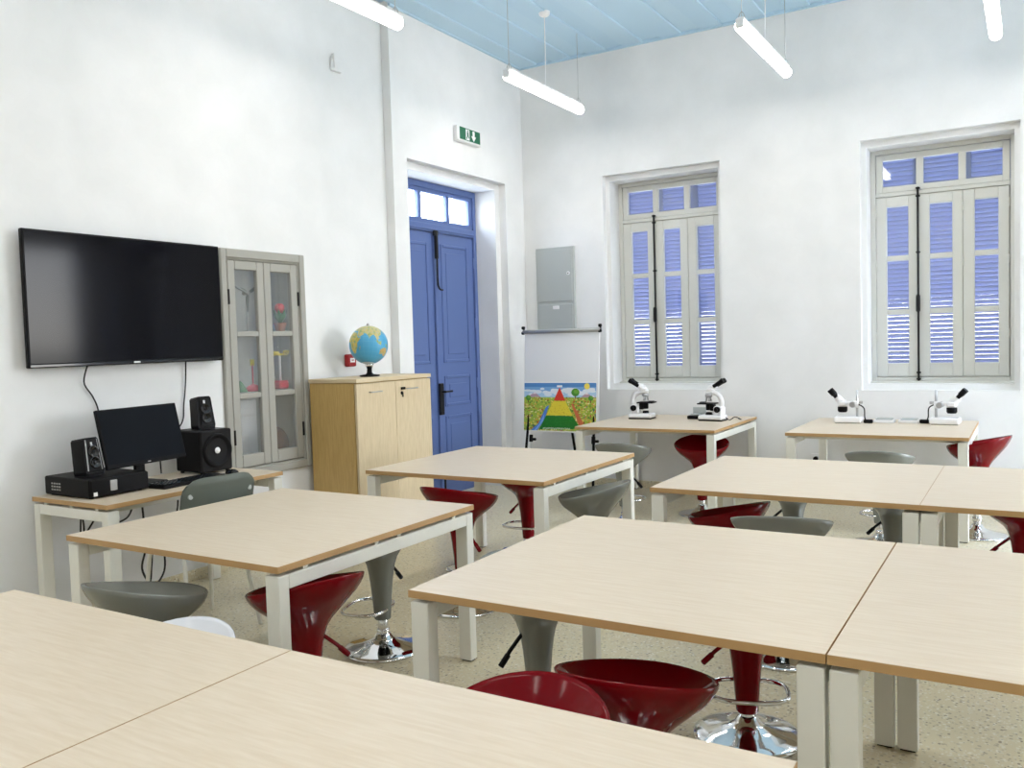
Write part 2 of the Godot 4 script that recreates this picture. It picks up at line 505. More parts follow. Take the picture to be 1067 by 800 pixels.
func build_shell() -> void:
	var st := mb()
	span(st, Vector3(-0.6, -0.2, -0.6), Vector3(XR + 0.4, 0.0, ZF + 0.3))
	structure(obj("floor", st, M.floor), "pale speckled terrazzo floor under the tables")
	# ceiling: backing deck and boards, every second one proud
	st = mb()
	span(st, Vector3(-0.6, CEIL + 0.03, -0.6), Vector3(XR + 0.4, CEIL + 0.25, ZF + 0.3))
	var ce := obj("ceiling", st, M.plank)
	structure(ce, "light blue boarded timber ceiling")
	var w := 0.19
	var meshes := []
	for k in 2:
		st = mb()
		if k == 0: bx(st, Vector3(0, 0.015, 0), Vector3(w + 0.012, 0.03, ZF), 0.004)
		else: bx(st, Vector3(0, 0.022, 0), Vector3(w - 0.002, 0.016, ZF), 0.001)
		meshes.append(mesh_of(st))
	var x := DX + 0.02
	var k := 0
	while x < XR - 0.1:
		var o := put("plank", meshes[k % 2], M.plank if k % 3 else M.plank_b, ce)
		o.position = Vector3(x + w / 2.0, CEIL, ZF / 2.0)
		x += w
		k += 1
	st = mb()
	span(st, Vector3(0.0, CEIL - 0.012, 0.0), Vector3(XR, CEIL + 0.02, 0.03), 0.004)
	span(st, Vector3(DX, CEIL - 0.012, 0.0), Vector3(DX + 0.03, CEIL + 0.02, PZ), 0.004)
	structure(obj("trim_1", st, M.plank), "narrow blue moulding where ceiling meets wall")
	# back wall: a stepped reveal round each window
	st = mb()
	var outer := []
	var inner := []
	for q in WINS:
		outer.append([q[0], q[1], WY0, WY1])
		inner.append([q[0] + 0.042, q[1] - 0.042, WY0 + 0.05, WY1 - 0.05])
	layer(st, 2, -0.07, 0.0, -0.6, XR + 0.4, 0.0, CEIL + 0.05, outer)
	layer(st, 2, -0.52, -0.07, -0.6, XR + 0.4, 0.0, CEIL + 0.05, inner)
	structure(obj("wall_back", st, M.wall), "white plastered wall with tall window openings")
	# left wall: television part with the niche, and the thicker part with the door
	st = mb()
	layer(st, 0, -0.32, 0.0, PZ - 0.02, ZF + 0.3, 0.0, CEIL + 0.05, [[3.165, 3.855, 0.63, 2.09]])
	span(st, Vector3(-0.36, 0.5, 3.1), Vector3(-0.32, 2.2, 3.9))
	structure(obj("wall_left", st, M.wall), "white plastered wall behind the television")
	st = mb()
	layer(st, 0, DX - 0.08, DX, -0.3, PZ, 0.0, CEIL + 0.05, [[0.35, 1.93, -1.0, 3.02]])
	layer(st, 0, -0.5, DX - 0.08, -0.3, PZ, 0.0, CEIL + 0.05, [[0.43, 1.85, -1.0, 2.955]])
	structure(obj("wall_left", st, M.wall), "white plastered projecting wall round the blue door")
	st = mb()
	layer(st, 0, XR, XR + 0.35, -0.3, ZF + 0.3, 0.0, CEIL + 0.05, [[0.18, 1.75, -1.0, 3.0]])
	structure(obj("wall_right", st, M.wall), "white plastered wall opposite the television")
	st = mb()
	span(st, Vector3(-0.6, 0, ZF), Vector3(XR + 0.4, CEIL + 0.05, ZF + 0.3))
	structure(obj("wall_front", st, M.wall), "white plastered wall facing the windows")
	# open doorway in the right wall: blue casing and a leaf swung inwards
	var dr := Node3D.new(); dr.name = "door_2"; add_child(dr)
	structure(dr, "open blue doorway in the right wall")
	st = mb()
	span(st, Vector3(XR - 0.01, 0, 0.18), Vector3(XR + 0.1, 3.0, 0.30), 0.004)
	span(st, Vector3(XR - 0.01, 0, 1.68), Vector3(XR + 0.1, 3.0, 1.75), 0.004)
	span(st, Vector3(XR - 0.01, 2.93, 0.30), Vector3(XR + 0.1, 3.0, 1.75), 0.004)
	obj("casing", st, M.blue, dr)
	st = mb()
	bx(st, Vector3(XR + 0.72, 1.46, 1.72), Vector3(1.3, 2.92, 0.045), 0.005)
	obj("leaf", st, M.blue, dr)
	# skirting of the same terrazzo
	st = mb()
	span(st, Vector3(0.0, 0, PZ), Vector3(0.012, 0.07, ZF), 0.003)
	structure(obj("baseboard_left", st, M.floor), "low terrazzo skirting along the left wall")
	st = mb()
	span(st, Vector3(DX, 0, 0.0), Vector3(XR, 0.07, 0.012), 0.003)
	structure(obj("baseboard_back", st, M.floor), "low terrazzo skirting along the window wall")
	# ground outside
	st = mb()
	span(st, Vector3(-40, -0.5, -40), Vector3(50, -0.25, 50))
	structure(obj("ground", st, M.ground), "pale paved ground outside the building")

func frame_rect(st: SurfaceTool, x0: float, x1: float, y0: float, y1: float, l: float, r: float, b: float, t: float, z0: float, z1: float, bev := 0.004) -> void:
	span(st, Vector3(x0, y0, z0), Vector3(x0 + l, y1, z1), bev)
	span(st, Vector3(x1 - r, y0, z0), Vector3(x1, y1, z1), bev)
	span(st, Vector3(x0 + l, y0, z0), Vector3(x1 - r, y0 + b, z1), bev)
	span(st, Vector3(x0 + l, y1 - t, z0), Vector3(x1 - r, y1, z1), bev)

func build_window(n: int, x0: float, x1: float) -> void:
	var y0 := WY0 + 0.05
	var y1 := WY1 - 0.05
	x0 += 0.042; x1 -= 0.042
	var root := Node3D.new()
	root.name = "window_%d" % n
	add_child(root)
	structure(root, ["white casement window beside the flip chart", "white casement window above the stereo microscopes", "white casement window at the far end of the wall"][n - 1])
	root.position = Vector3(x0, y0, -0.30)
	var W := x1 - x0
	var H := y1 - y0
	var st := mb()
	frame_rect(st, 0, W, 0, H, 0.04, 0.03, 0.045, 0.035, -0.05, 0.02)
	var ty := 1.60
	span(st, Vector3(0.04, ty - 0.012, -0.05), Vector3(W - 0.03, ty + 0.02, 0.02), 0.004)
	span(st, Vector3(0.03, 0.04, -0.05), Vector3(0.062, ty, -0.034))
	span(st, Vector3(W - 0.055, 0.04, -0.05), Vector3(W - 0.02, ty, -0.034))
	span(st, Vector3(0.03, 0.04, -0.05), Vector3(W - 0.02, 0.07, -0.034))
	span(st, Vector3(0.03, ty - 0.035, -0.05), Vector3(W - 0.02, ty + 0.045, -0.034))
	for k in 2:
		var jx := 0.042 + (W - 0.078) / 3.0 * (k + 1)
		span(st, Vector3(jx - 0.025, 0.04, -0.046), Vector3(jx + 0.02, ty, -0.034))
	obj("frame", st, M.joinery, root)
	# transom light with three panes
	var sash := mb()
	var tx0 := 0.044
	var tx1 := W - 0.034
	var ty0 := ty + 0.022
	var ty1 := H - 0.04
	frame_rect(sash, tx0, tx1, ty0, ty1, 0.052, 0.052, 0.05, 0.05, -0.03, 0.012)
	var pw := (tx1 - tx0 - 0.104 - 2 * 0.055) / 3.0
	for k in 2:
		var bx0 := tx0 + 0.052 + pw * (k + 1) + 0.055 * k
		span(sash, Vector3(bx0, ty0 + 0.05, -0.03), Vector3(bx0 + 0.055, ty1 - 0.05, 0.012), 0.004)
	var tr := obj("transom", sash, M.joinery, root)
	for k in 3:
		st = mb()
		var bx0 := tx0 + 0.052 + (pw + 0.055) * k
		span(st, Vector3(bx0 - 0.005, ty0 + 0.045, -0.012), Vector3(bx0 + pw + 0.005, ty1 - 0.045, -0.008))
		obj("pane", st, M.glass, tr)
	# three casements of three panes
	var lw := (W - 0.078) / 3.0
	var ly0 := 0.05
	var ly1 := ty - 0.016
	for k in 3:
		var lx0 := 0.042 + lw * k
		var lx1 := lx0 + lw - 0.003
		var lf := mb()
		frame_rect(lf, lx0, lx1, ly0, ly1, 0.084, 0.076, 0.115, 0.085, -0.032, 0.014)
		var ph := (ly1 - ly0 - 0.2 - 0.09) / 3.0
		for j in 2:
			var my := ly0 + 0.115 + ph * (j + 1) + 0.045 * j
			span(lf, Vector3(lx0 + 0.084, my, -0.028), Vector3(lx1 - 0.076, my + 0.045, 0.010), 0.004)
		var leaf := obj("casement", lf, M.joinery, root)
		for j in 3:
			st = mb()
			var py := ly0 + 0.115 + (ph + 0.045) * j
			span(st, Vector3(lx0 + 0.08, py - 0.004, -0.014), Vector3(lx1 - 0.072, py + ph + 0.004, -0.010))
			obj("pane", st, M.glass, leaf)
		st = mb()
		for hy in [0.35, 0.95, 1.4]:
			cyl(st, Vector3(lx0 if k == 0 else lx1, ly0 + hy - 0.035, 0.018), Vector3(lx0 if k == 0 else lx1, ly0 + hy + 0.035, 0.018), 0.007, -1, 8)
		obj("hinge", st, M.joinery, leaf)
	# espagnolette bolt
	var bxx := 0.042 + lw - 0.003
	st = mb()
	cyl(st, Vector3(bxx, 0.015, 0.032), Vector3(bxx, ty + 0.045, 0.032), 0.0085, -1, 10)
	for gy in [0.03, 0.085, 1.10, ty - 0.03, ty + 0.035]:
		bx(st, Vector3(bxx, gy, 0.026), Vector3(0.034, 0.014, 0.03), 0.003)
	var bolt := obj("espagnolette_bolt", st, M.iron, root)
	st = mb()
	bx(st, Vector3(bxx, 0.67, 0.045), Vector3(0.032, 0.15, 0.035), 0.01)
	obj("handle", st, M.iron, bolt)
	# sill
	st = mb()
	span(st, Vector3(-0.0, -0.012, 0.02), Vector3(W, 0.012, 0.10), 0.004)
	obj("sill", st, M.joinery, root)

var slat_mesh: ArrayMesh
func build_shutter(n: int, x0: float, x1: float) -> void:
	x0 += 0.042; x1 -= 0.042
	var W := x1 - x0
	var y0 := WY0 + 0.05
	var H := WY1 - WY0 - 0.1
	var root := thing("louvred_shutter", ["blue louvred shutter outside the window beside the flip chart", "blue louvred shutter outside the window above the stereo microscopes", "blue louvred shutter outside the window at the wall's far end"][n - 1], "shutter", Vector3(x0, y0, -0.47), 0.0, "louvred shutters")
	var lw := W / 3.0
	var slw := lw - 0.08
	if slat_mesh == null:
		var s := mb()
		bx(s, Vector3.ZERO, Vector3(slw + 0.01, 0.008, 0.054), 0.002, Transform3D(Basis(Vector3.RIGHT, deg_to_rad(-37.5)), Vector3.ZERO))
		slat_mesh = mesh_of(s)
	for k in 3:
		var a := lw * k
		var st := mb()
		frame_rect(st, a + (0.004 if k == 0 else 0.0), a + lw - (0.004 if k == 2 else 0.0), 0.004, H - 0.004, 0.04, 0.04, 0.07, 0.05, -0.022, 0.022, 0.002)
		span(st, Vector3(a + 0.04, 1.585, -0.022), Vector3(a + lw - 0.04, 1.65, 0.022), 0.002)
		var leaf := obj("shutter_leaf", st, M.shutter, root)
		var y := 0.094
		while y < H - 0.045:
			if absf(y - 1.617) > 0.045:
				var o := put("slat", slat_mesh, M.shutter, leaf)
				o.position = Vector3(a + lw / 2.0, y, 0)
			y += 0.038

func panel(st: SurfaceTool, x: float, z0: float, z1: float, y0: float, y1: float) -> void:
	# raised moulding round a sunk field, on a face that looks along +x
	var b := 0.03
	span(st, Vector3(x - 0.006, y0, z0), Vector3(x + 0.012, y1, z0 + b), 0.006)
	span(st, Vector3(x - 0.006, y0, z1 - b), Vector3(x + 0.012, y1, z1), 0.006)
	span(st, Vector3(x - 0.006, y0, z0 + b), Vector3(x + 0.012, y0 + b, z1 - b), 0.006)
	span(st, Vector3(x - 0.006, y1 - b, z0 + b), Vector3(x + 0.012, y1, z1 - b), 0.006)
	span(st, Vector3(x - 0.006, y0 + b + 0.05, z0 + b + 0.05), Vector3(x + 0.006, y1 - b - 0.05, z1 - b - 0.05), 0.006)

func build_door() -> void:
	var root := Node3D.new()
	root.name = "door_1"
	add_child(root)
	structure(root, "tall blue panelled double door with a glazed transom")
	root.position = Vector3(-0.25, 0, 0.43)
	var W := 1.42
	var H := 2.955
	# local: z runs along the wall, x looks into the room
	var st := mb()
	span(st, Vector3(-0.06, 0, 0), Vector3(0.02, H, 0.05), 0.004)
	span(st, Vector3(-0.06, 0, W - 0.05), Vector3(0.02, H, W), 0.004)
	span(st, Vector3(-0.06, H - 0.06, 0.05), Vector3(0.02, H, W - 0.05), 0.004)
	span(st, Vector3(-0.06, 2.50, 0.05), Vector3(0.025, 2.575, W - 0.05), 0.006)
	span(st, Vector3(-0.02, 2.515, 0.05), Vector3(0.036, 2.53, W - 0.05), 0.004)
	span(st, Vector3(-0.25, -0.05, -0.02), Vector3(0.0, 0.012, W + 0.02), 0.002)
	obj("frame", st, M.blue, root)
	st = mb()
	span(st, Vector3(-0.04, 2.575, 0.05), Vector3(0.005, 2.62, W - 0.05), 0.004)
	span(st, Vector3(-0.04, 2.86, 0.05), Vector3(0.005, H - 0.06, W - 0.05), 0.004)
	for z in [[0.05, 0.105], [0.435, 0.485], [0.885, 0.935], [W - 0.105, W - 0.05]]:
		span(st, Vector3(-0.04, 2.62, z[0]), Vector3(0.005, 2.86, z[1]), 0.004)
	var tr := obj("transom", st, M.blue, root)
	for z in [[0.105, 0.435], [0.485, 0.885], [0.935, W - 0.105]]:
		st = mb()
		span(st, Vector3(-0.022, 2.615, z[0] - 0.005), Vector3(-0.018, 2.865, z[1] + 0.005))
		obj("pane", st, M.glass, tr)
	for k in 2:
		var z0 := 0.053 + k * 0.659
		var z1 := z0 + 0.655
		st = mb()
		span(st, Vector3(-0.045, 0.01, z0), Vector3(0.0, 2.497, z1), 0.004)
		var leaf := obj("leaf", st, M.blue, root)
		var p0 := z0 + 0.10
		var p1 := z1 - 0.10
		for r in [[0.16, 0.76], [0.85, 1.145], [1.27, 2.40]]:
			st = mb()
			panel(st, 0.0, p0, p1, r[0], r[1])
			obj("panel", st, M.blue, leaf)
		st = mb()
		for hy in [0.35, 1.05, 1.65, 2.25]:
			cyl(st, Vector3(0.008, hy - 0.05, z0 if k == 0 else z1), Vector3(0.008, hy + 0.05, z0 if k == 0 else z1), 0.009, -1, 8)
		obj("hinge", st, M.blue, leaf)
	st = mb()
	span(st, Vector3(0.0, 0.01, 0.70), Vector3(0.022, 2.49, 0.73), 0.006)
	obj("cover_strip", st, M.blue, root)
	st = mb()
	var bz := 0.715
	cyl(st, Vector3(0.04, 2.0, bz), Vector3(0.04, 2.5, bz), 0.008, -1, 8)
	bx(st, Vector3(0.035, 2.36, bz), Vector3(0.03, 0.22, 0.035), 0.006)
	bx(st, Vector3(0.03, 2.49, bz), Vector3(0.03, 0.05, 0.06), 0.006)
	tube(st, curve([Vector3(0.04, 2.06, bz), Vector3(0.045, 2.0, bz), Vector3(0.05, 1.965, bz - 0.02), Vector3(0.05, 1.96, bz - 0.06)], 0.015), 0.009)
	obj("bolt", st, M.iron, root)
	st = mb()
	bx(st, Vector3(0.03, 0.93, bz - 0.01), Vector3(0.03, 0.30, 0.06), 0.006)
	cyl(st, Vector3(0.04, 1.0, bz - 0.01), Vector3(0.085, 1.0, bz - 0.01), 0.012, -1, 10)
	bx(st, Vector3(0.085, 1.0, bz - 0.06), Vector3(0.016, 0.02, 0.12), 0.005)
	obj("lock", st, M.iron, root)
	st = mb()
	cyl(st, Vector3(0.035, 0.01, bz - 0.02), Vector3(0.035, 0.36, bz - 0.02), 0.01, -1, 8)
	bx(st, Vector3(0.03, 0.22, bz - 0.02), Vector3(0.03, 0.1, 0.04), 0.006)
	obj("bolt", st, M.iron, root)

# ------------------------------------------------------------------ lamps
func tube_lamp(x: float, y: float, z0: float, z1: float, label: String) -> void:
	var t := thing("pendant_tube_lamp", label, "lamp", Vector3(x, y, (z0 + z1) / 2.0), 0.0, "pendant tube lamps")
	var h := (z1 - z0) / 2.0
	var st := mb()
	var rows := []
	for s in [[-h, 0.0], [-h, 0.03], [-h + 0.01, 0.042], [h - 0.01, 0.042], [h, 0.03], [h, 0.0]]:
		var row := []
		for j in 16:
			var a := TAU * j / 16.0
			row.append(Vector3(cos(a) * s[1], sin(a) * s[1], s[0]))
		rows.append(row)
	skin(st, rows, true, true)
	obj("glowing_tube", st, M.tube, t)
	st = mb()
	bx(st, Vector3(0, 0.047, 0), Vector3(0.05, 0.024, 2 * h - 0.02), 0.005)
	bx(st, Vector3(0, 0.012, -h - 0.008), Vector3(0.055, 0.065, 0.018), 0.006)
	bx(st, Vector3(0, 0.012, h + 0.008), Vector3(0.055, 0.065, 0.018), 0.006)
	obj("housing", st, M.white, t)
	for s in [-1.0, 1.0]:
		st = mb()
		cyl(st, Vector3(0, 0.045, s * (h - 0.04)), Vector3(0, CEIL + 0.02 - y, s * (h - 0.04)), 0.0022, -1, 6)
		tube(st, curve([Vector3(-0.02, 0.03, s * (h - 0.04)), Vector3(-0.02, 0.07, s * (h - 0.04)), Vector3(0, 0.10, s * (h - 0.04)), Vector3(0.02, 0.07, s * (h - 0.04)), Vector3(0.02, 0.03, s * (h - 0.04))], 0.012), 0.0025, 6)
		obj("suspension_wire", st, M.steel, t)
	st = mb()
	tube(st, curve([Vector3(0, 0.045, 0.02), Vector3(0.004, 0.3, 0.01), Vector3(0, CEIL - y - 0.01, 0.0)], 0.05), 0.004, 6)
	obj("power_cord", st, M.white, t)
	st = mb()
	lathe(st, [[0.0, -0.03], [0.03, -0.028], [0.045, -0.015], [0.05, 0.01], [0.0, 0.01]], 20, Transform3D(Basis.IDENTITY, Vector3(0, CEIL - y, 0)))
	obj("ceiling_rose", st, M.white, t)
	var l := AreaLight3D.new()
	l.area_size = Vector2(0.08, 2 * h)
	l.light_color = Color(1.0, 0.97, 0.945)
	l.light_energy = LAMP_ENERGY
	l.shadow_enabled = true
	l.area_range = 20.0
	l.area_attenuation = 2.0
	l.name = "lamp_light"
	l.position = Vector3(0, -0.046, 0)
	l.rotation_degrees = Vector3(-90, 0, 0)
	t.add_child(l)

const LAMP_ENERGY := 0.75

# ------------------------------------------------------------------ furniture
func make_table(label: String) -> Node3D:
	var t := thing("work_table", label, "table", Vector3.ZERO, 0.0, "work tables")
	var W := 1.215
	var D := 1.205
	var st := mb()
	span(st, Vector3(-W / 2 + 0.0012, TH - 0.024, -D / 2 + 0.0012), Vector3(W / 2 - 0.0012, TH, D / 2 - 0.0012), 0.0)
	obj("tabletop", st, M.top, t)
	st = mb()
	for s in [-1.0, 1.0]:
		span(st, Vector3(-W / 2, TH - 0.0235, s * (D / 2 - 0.0012)), Vector3(W / 2, TH - 0.0008, s * D / 2))
		span(st, Vector3(s * (W / 2 - 0.0012), TH - 0.0235, -D / 2 + 0.002), Vector3(s * W / 2, TH - 0.0008, D / 2 - 0.002))
	obj("edge_band", st, M.edge, t)
	var lw := 0.068
	for sx in [-1.0, 1.0]:
		for sz in [-1.0, 1.0]:
			st = mb()
			span(st, Vector3(sx * W / 2 - sx * 0.004, 0.006, sz * (D / 2 - 0.004)), Vector3(sx * (W / 2 - lw), TH - 0.037, sz * (D / 2 - 0.055)), 0.003)
			var leg := obj("leg", st, M.frame, t)
			st = mb()
			span(st, Vector3(sx * (W / 2 - 0.012), 0.0, sz * (D / 2 - 0.012)), Vector3(sx * (W / 2 - lw + 0.008), 0.008, sz * (D / 2 - 0.047)))
			obj("foot", st, M.black, leg)
		st = mb()
		span(st, Vector3(sx * W / 2 - sx * 0.004, TH - 0.089, -D / 2 + 0.055), Vector3(sx * (W / 2 - lw), TH - 0.037, D / 2 - 0.055), 0.003)
		obj("side_rail", st, M.frame, t)
		for z in [-0.46, -0.07, 0.07, 0.46]:
			st = mb()
			span(st, Vector3(sx * (W / 2 - 0.012), TH - 0.037, z - 0.012), Vector3(sx * (W / 2 - 0.055), TH - 0.024, z + 0.012))
			obj("spacer", st, M.frame, t)
	for s in [-1.0, 1.0]:
		st = mb()
		span(st, Vector3(-W / 2 + lw, TH - 0.075, s * 0.28 - 0.02), Vector3(W / 2 - lw, TH - 0.037, s * 0.28 + 0.02), 0.003)
		obj("cross_beam", st, M.frame, t)
	return t

func make_stool(label: String, called: String, shell: Material, lever: Material) -> Node3D:
	# seat front looks along +z; local height 0 is the floor
	var t := thing(called, label, "stool", Vector3.ZERO, 0.0, "swivel stools")
	var N := 36
	var top := 0.575
	var outer := [[1.0, 0.0, 1.0], [0.985, -0.014, 0.98], [0.94, -0.032, 0.9], [0.86, -0.053, 0.77], [0.74, -0.073, 0.58], [0.61, -0.092, 0.38], [0.49, -0.110, 0.2], [0.405, -0.131, 0.08], [0.35, -0.160, 0.0], [0.312, -0.195, 0.0], [0.28, -0.24, 0.0], [0.25, -0.30, 0.0], [0.226, -0.36, 0.0], [0.205, -0.42, 0.0], [0.19, -0.425, 0.0]]
	var inner := [[0.0, -0.062, 0.05], [0.2, -0.060, 0.08], [0.45, -0.052, 0.2], [0.68, -0.036, 0.45], [0.85, -0.016, 0.75], [0.95, -0.002, 0.93], [0.985, 0.004, 1.0], [1.0, 0.0, 1.0]]
	var rows := []
	for grp in [inner, outer.slice(1)]:
		for p in grp:
			var row := []
			for j in N:
				var a := TAU * j / N
				var back := pow((1.0 - cos(a)) / 2.0, 1.4)
				var e: float = p[2]
				var rx: float = p[0] * lerpf(0.195, 0.222, e)
				var rz: float = p[0] * lerpf(0.195, 0.19, e)
				row.append(Vector3(sin(a) * rx, top + p[1] + 0.09 * back * e - 0.012 * pow(sin(a), 2.0) * e * 0.0, cos(a) * rz - 0.025 * back * e))
			rows.append(row)
	var st := mb()
	skin(st, rows, true, true)
	obj("seat", st, shell, t)
	st = mb()
	tube(st, [Vector3(-0.05, top - 0.165, -0.02), Vector3(-0.11, top - 0.22, -0.03), Vector3(-0.15, top - 0.262, -0.035)], 0.0075, 8)
	cyl(st, Vector3(-0.12, top - 0.232, -0.03), Vector3(-0.155, top - 0.268, -0.035), 0.011, -1, 10)
	obj("lever", st, lever, t)
	st = mb()
	cyl(st, Vector3(0, 0.05, 0), Vector3(0, top - 0.40, 0), 0.0245, -1, 20)
	cyl(st, Vector3(0, 0.075, 0), Vector3(0, 0.105, 0), 0.031, -1, 20)
	obj("stem", st, M.chrome, t)
	st = mb()
	lathe(st, [[0.0, 0.0], [0.19, 0.0], [0.196, 0.004], [0.195, 0.011], [0.18, 0.017], [0.145, 0.024], [0.105, 0.033], [0.07, 0.045], [0.045, 0.06], [0.033, 0.08], [0.0, 0.08]], 40)
	obj("base", st, M.chrome, t)
	st = mb()
	var ring := []
	for j in 40:
		var a := TAU * j / 40.0
		var rr := pow(pow(absf(cos(a)), 3.0) + pow(absf(sin(a)), 3.0), -1.0 / 3.0)
		ring.append(Vector3(sin(a) * 0.135 * rr, 0.20, 0.075 + cos(a) * 0.105 * rr))
	tube(st, ring, 0.0085, 10, true)
	cyl(st, Vector3(0, 0.183, 0), Vector3(0, 0.217, 0), 0.034, -1, 16)
	obj("footrest", st, M.chrome, t)
	return t

func build_tables() -> void:
	# [centre x, centre z, label]
	var spots := [
		[1.775, 5.127, "square pale wood table in front of the computer desk"],
		[1.775, 3.257, "square pale wood table in front of the tall wooden cabinet and blue door"],
		[3.562, 5.146, "pale wood table joined to a second, between the red stool and the flip chart side"],
		[4.780, 5.146, "pale wood table joined on, its far end cut off, over bare terrazzo"],
		[3.562, 3.206, "pale wood table of the middle joined pair, left half, before the microscope tables"],
		[4.7775, 3.206, "pale wood table of the middle joined pair, right half, before the stereo microscopes"],
		[1.852, 0.652, "pale wood table against the wall carrying two tall microscopes"],
		[3.604, 0.652, "pale wood table against the wall carrying two stereo microscopes"],
		[2.405, 6.893, "large foreground table of the joined pair, half beside the computer desk side"],
		[3.622, 6.893, "large foreground table of the joined pair, half in front of the bright red stool"]]
	var first: Node3D = null
	for s in spots:
		if first == null:
			first = make_table(s[2])
			first.position = Vector3(s[0], 0, s[1])
		else:
			dup(first, s[2], Vector3(s[0], 0, s[1]), 0.0)

func build_stools() -> void:
	# [x, z, facing in degrees from +z towards +x, height offset, kind, label]
	var spots := [
		[1.84, 5.84, 182, 0.0, "grey", "grey swivel stool standing between the left table and the foreground table"],
		[2.275, 6.12, 8, -0.085, "white", "white swivel stool mostly hidden behind the foreground table"],
		[3.54, 6.10, 4, -0.055, "red", "bright red stool tucked behind the foreground table, its seat facing up"],
		[3.66, 5.665, 186, 0.0, "red", "dark red stool with lever, next to the bright red seat"],
		[3.69, 4.73, 20, 0.0, "red", "dark red stool under the joined table, chrome foot ring and base showing"],
		[3.03, 5.10, 75, 0.0, "grey", "grey stool under the joined table, only its neck and lever showing"],
		[1.89, 3.92, 175, 0.035, "red", "dark red stool between the left table and the cabinet table"],
		[2.245, 5.47, 252, -0.028, "red", "dark red stool by the front leg of the left table"],
		[1.90, 4.62, 285, 0.0, "grey", "grey stool under the left table with chrome foot ring and base"],
		[1.58, 2.66, 5, 0.0, "red", "dark red stool neck under the cabinet table beside its white leg"],
		[2.45, 3.42, 275, 0.0, "grey", "grey stool pulled up to the side of the cabinet table"],
		[1.85, 1.62, 185, 0.0, "grey", "grey stool at the microscope table near the flip chart"],
		[2.265, 1.0, 10, -0.03, "red", "dark red stool with dished seat at the tall microscope table"],
		[3.22, 3.42, 255, 0.0, "red", "dark red stool under the corner of the middle joined tables"],
		[3.61, 3.88, 192, 0.015, "grey", "grey seat back rising between the two rows of joined tables"],
		[3.35, 2.54, 5, 0.0, "grey", "grey stool neck with long lever under the middle joined tables"],
		[3.92, 2.65, 350, 0.0, "grey", "grey stool neck beside the paired legs of the middle joined tables"],
		[3.69, 1.52, 181, 0.0, "grey", "grey stool in front of the stereo microscope table"],
		[4.245, 0.97, 255, 0.05, "red", "dark red stool beside the end of the stereo microscope table"],
		[4.54, 2.58, 5, 0.0, "red", "dark red stool under the right half of the middle joined tables"]]
	var proto := {}
	for s in spots:
		var at := Vector3(s[0], 0, s[1])
		var turn := deg_to_rad(s[2])
		var o: Node3D
		var kind: String = s[4]
		if not proto.has(kind):
			var m: Material = M.red if kind == "red" else (M.grey if kind == "grey" else M.white_plastic)
			o = make_stool(s[5], kind + "_swivel_stool", m, M.red if kind == "red" else M.black)
			o.position = at
			o.rotation.y = turn
			proto[kind] = o
		else:
			o = dup(proto[kind], s[5], at, turn)
		if s[3] != 0.0:
			# the gas lift: shell, lever and footrest ride up, the stem shows more
			for c in o.get_children():
				if String(c.name) in ["seat", "lever"]: c.position.y = s[3]
				if String(c.name) == "stem": c.scale.y = 1.0 + s[3] / 0.17
				
func build_desk() -> void:
	var t := thing("computer_desk", "narrow pale wood desk with white legs under the television", "desk", Vector3(0.385, 0, 4.655))
	var W := 0.64
	var D := 1.16
	var st := mb()
	# grain along z: build turned
	var xf := Transform3D(Basis(Vector3.UP, PI / 2), Vector3.ZERO)
	bx(st, Vector3(0, TH - 0.012, 0), Vector3(D - 0.004, 0.024, W - 0.004), 0.0, xf)
	obj("desktop", st, M.top, t)
	st = mb()
	for s in [-1.0, 1.0]:
		span(st, Vector3(-W / 2, TH - 0.0235, s * (D / 2 - 0.0012)), Vector3(W / 2, TH - 0.0008, s * D / 2))
		span(st, Vector3(s * (W / 2 - 0.0012), TH - 0.0235, -D / 2 + 0.002), Vector3(s * W / 2, TH - 0.0008, D / 2 - 0.002))
	obj("edge_band", st, M.edge, t)
	for sz in [-1.0, 1.0]:
		for sx in [-1.0, 1.0]:
			st = mb()
			span(st, Vector3(sx * (W / 2 - 0.004), 0.004, sz * (D / 2 - 0.004)), Vector3(sx * (W / 2 - 0.055), TH - 0.037, sz * (D / 2 - 0.068)), 0.003)
			obj("leg", st, M.frame, t)
		st = mb()
		span(st, Vector3(-W / 2 + 0.055, TH - 0.089, sz * (D / 2 - 0.004)), Vector3(W / 2 - 0.055, TH - 0.037, sz * (D / 2 - 0.068)), 0.003)
		obj("end_rail", st, M.frame, t)
		for x in [-0.22, 0.0, 0.22]:
			st = mb()
			span(st, Vector3(x - 0.012, TH - 0.037, sz * (D / 2 - 0.012)), Vector3(x + 0.012, TH - 0.024, sz * (D / 2 - 0.055)))
			obj("spacer", st, M.frame, t)
	for s in [-1.0, 1.0]:
		st = mb()
		span(st, Vector3(s * 0.15 - 0.02, TH - 0.075, -D / 2 + 0.068), Vector3(s * 0.15 + 0.02, TH - 0.037, D / 2 - 0.068), 0.003)
		obj("long_beam", st, M.frame, t)

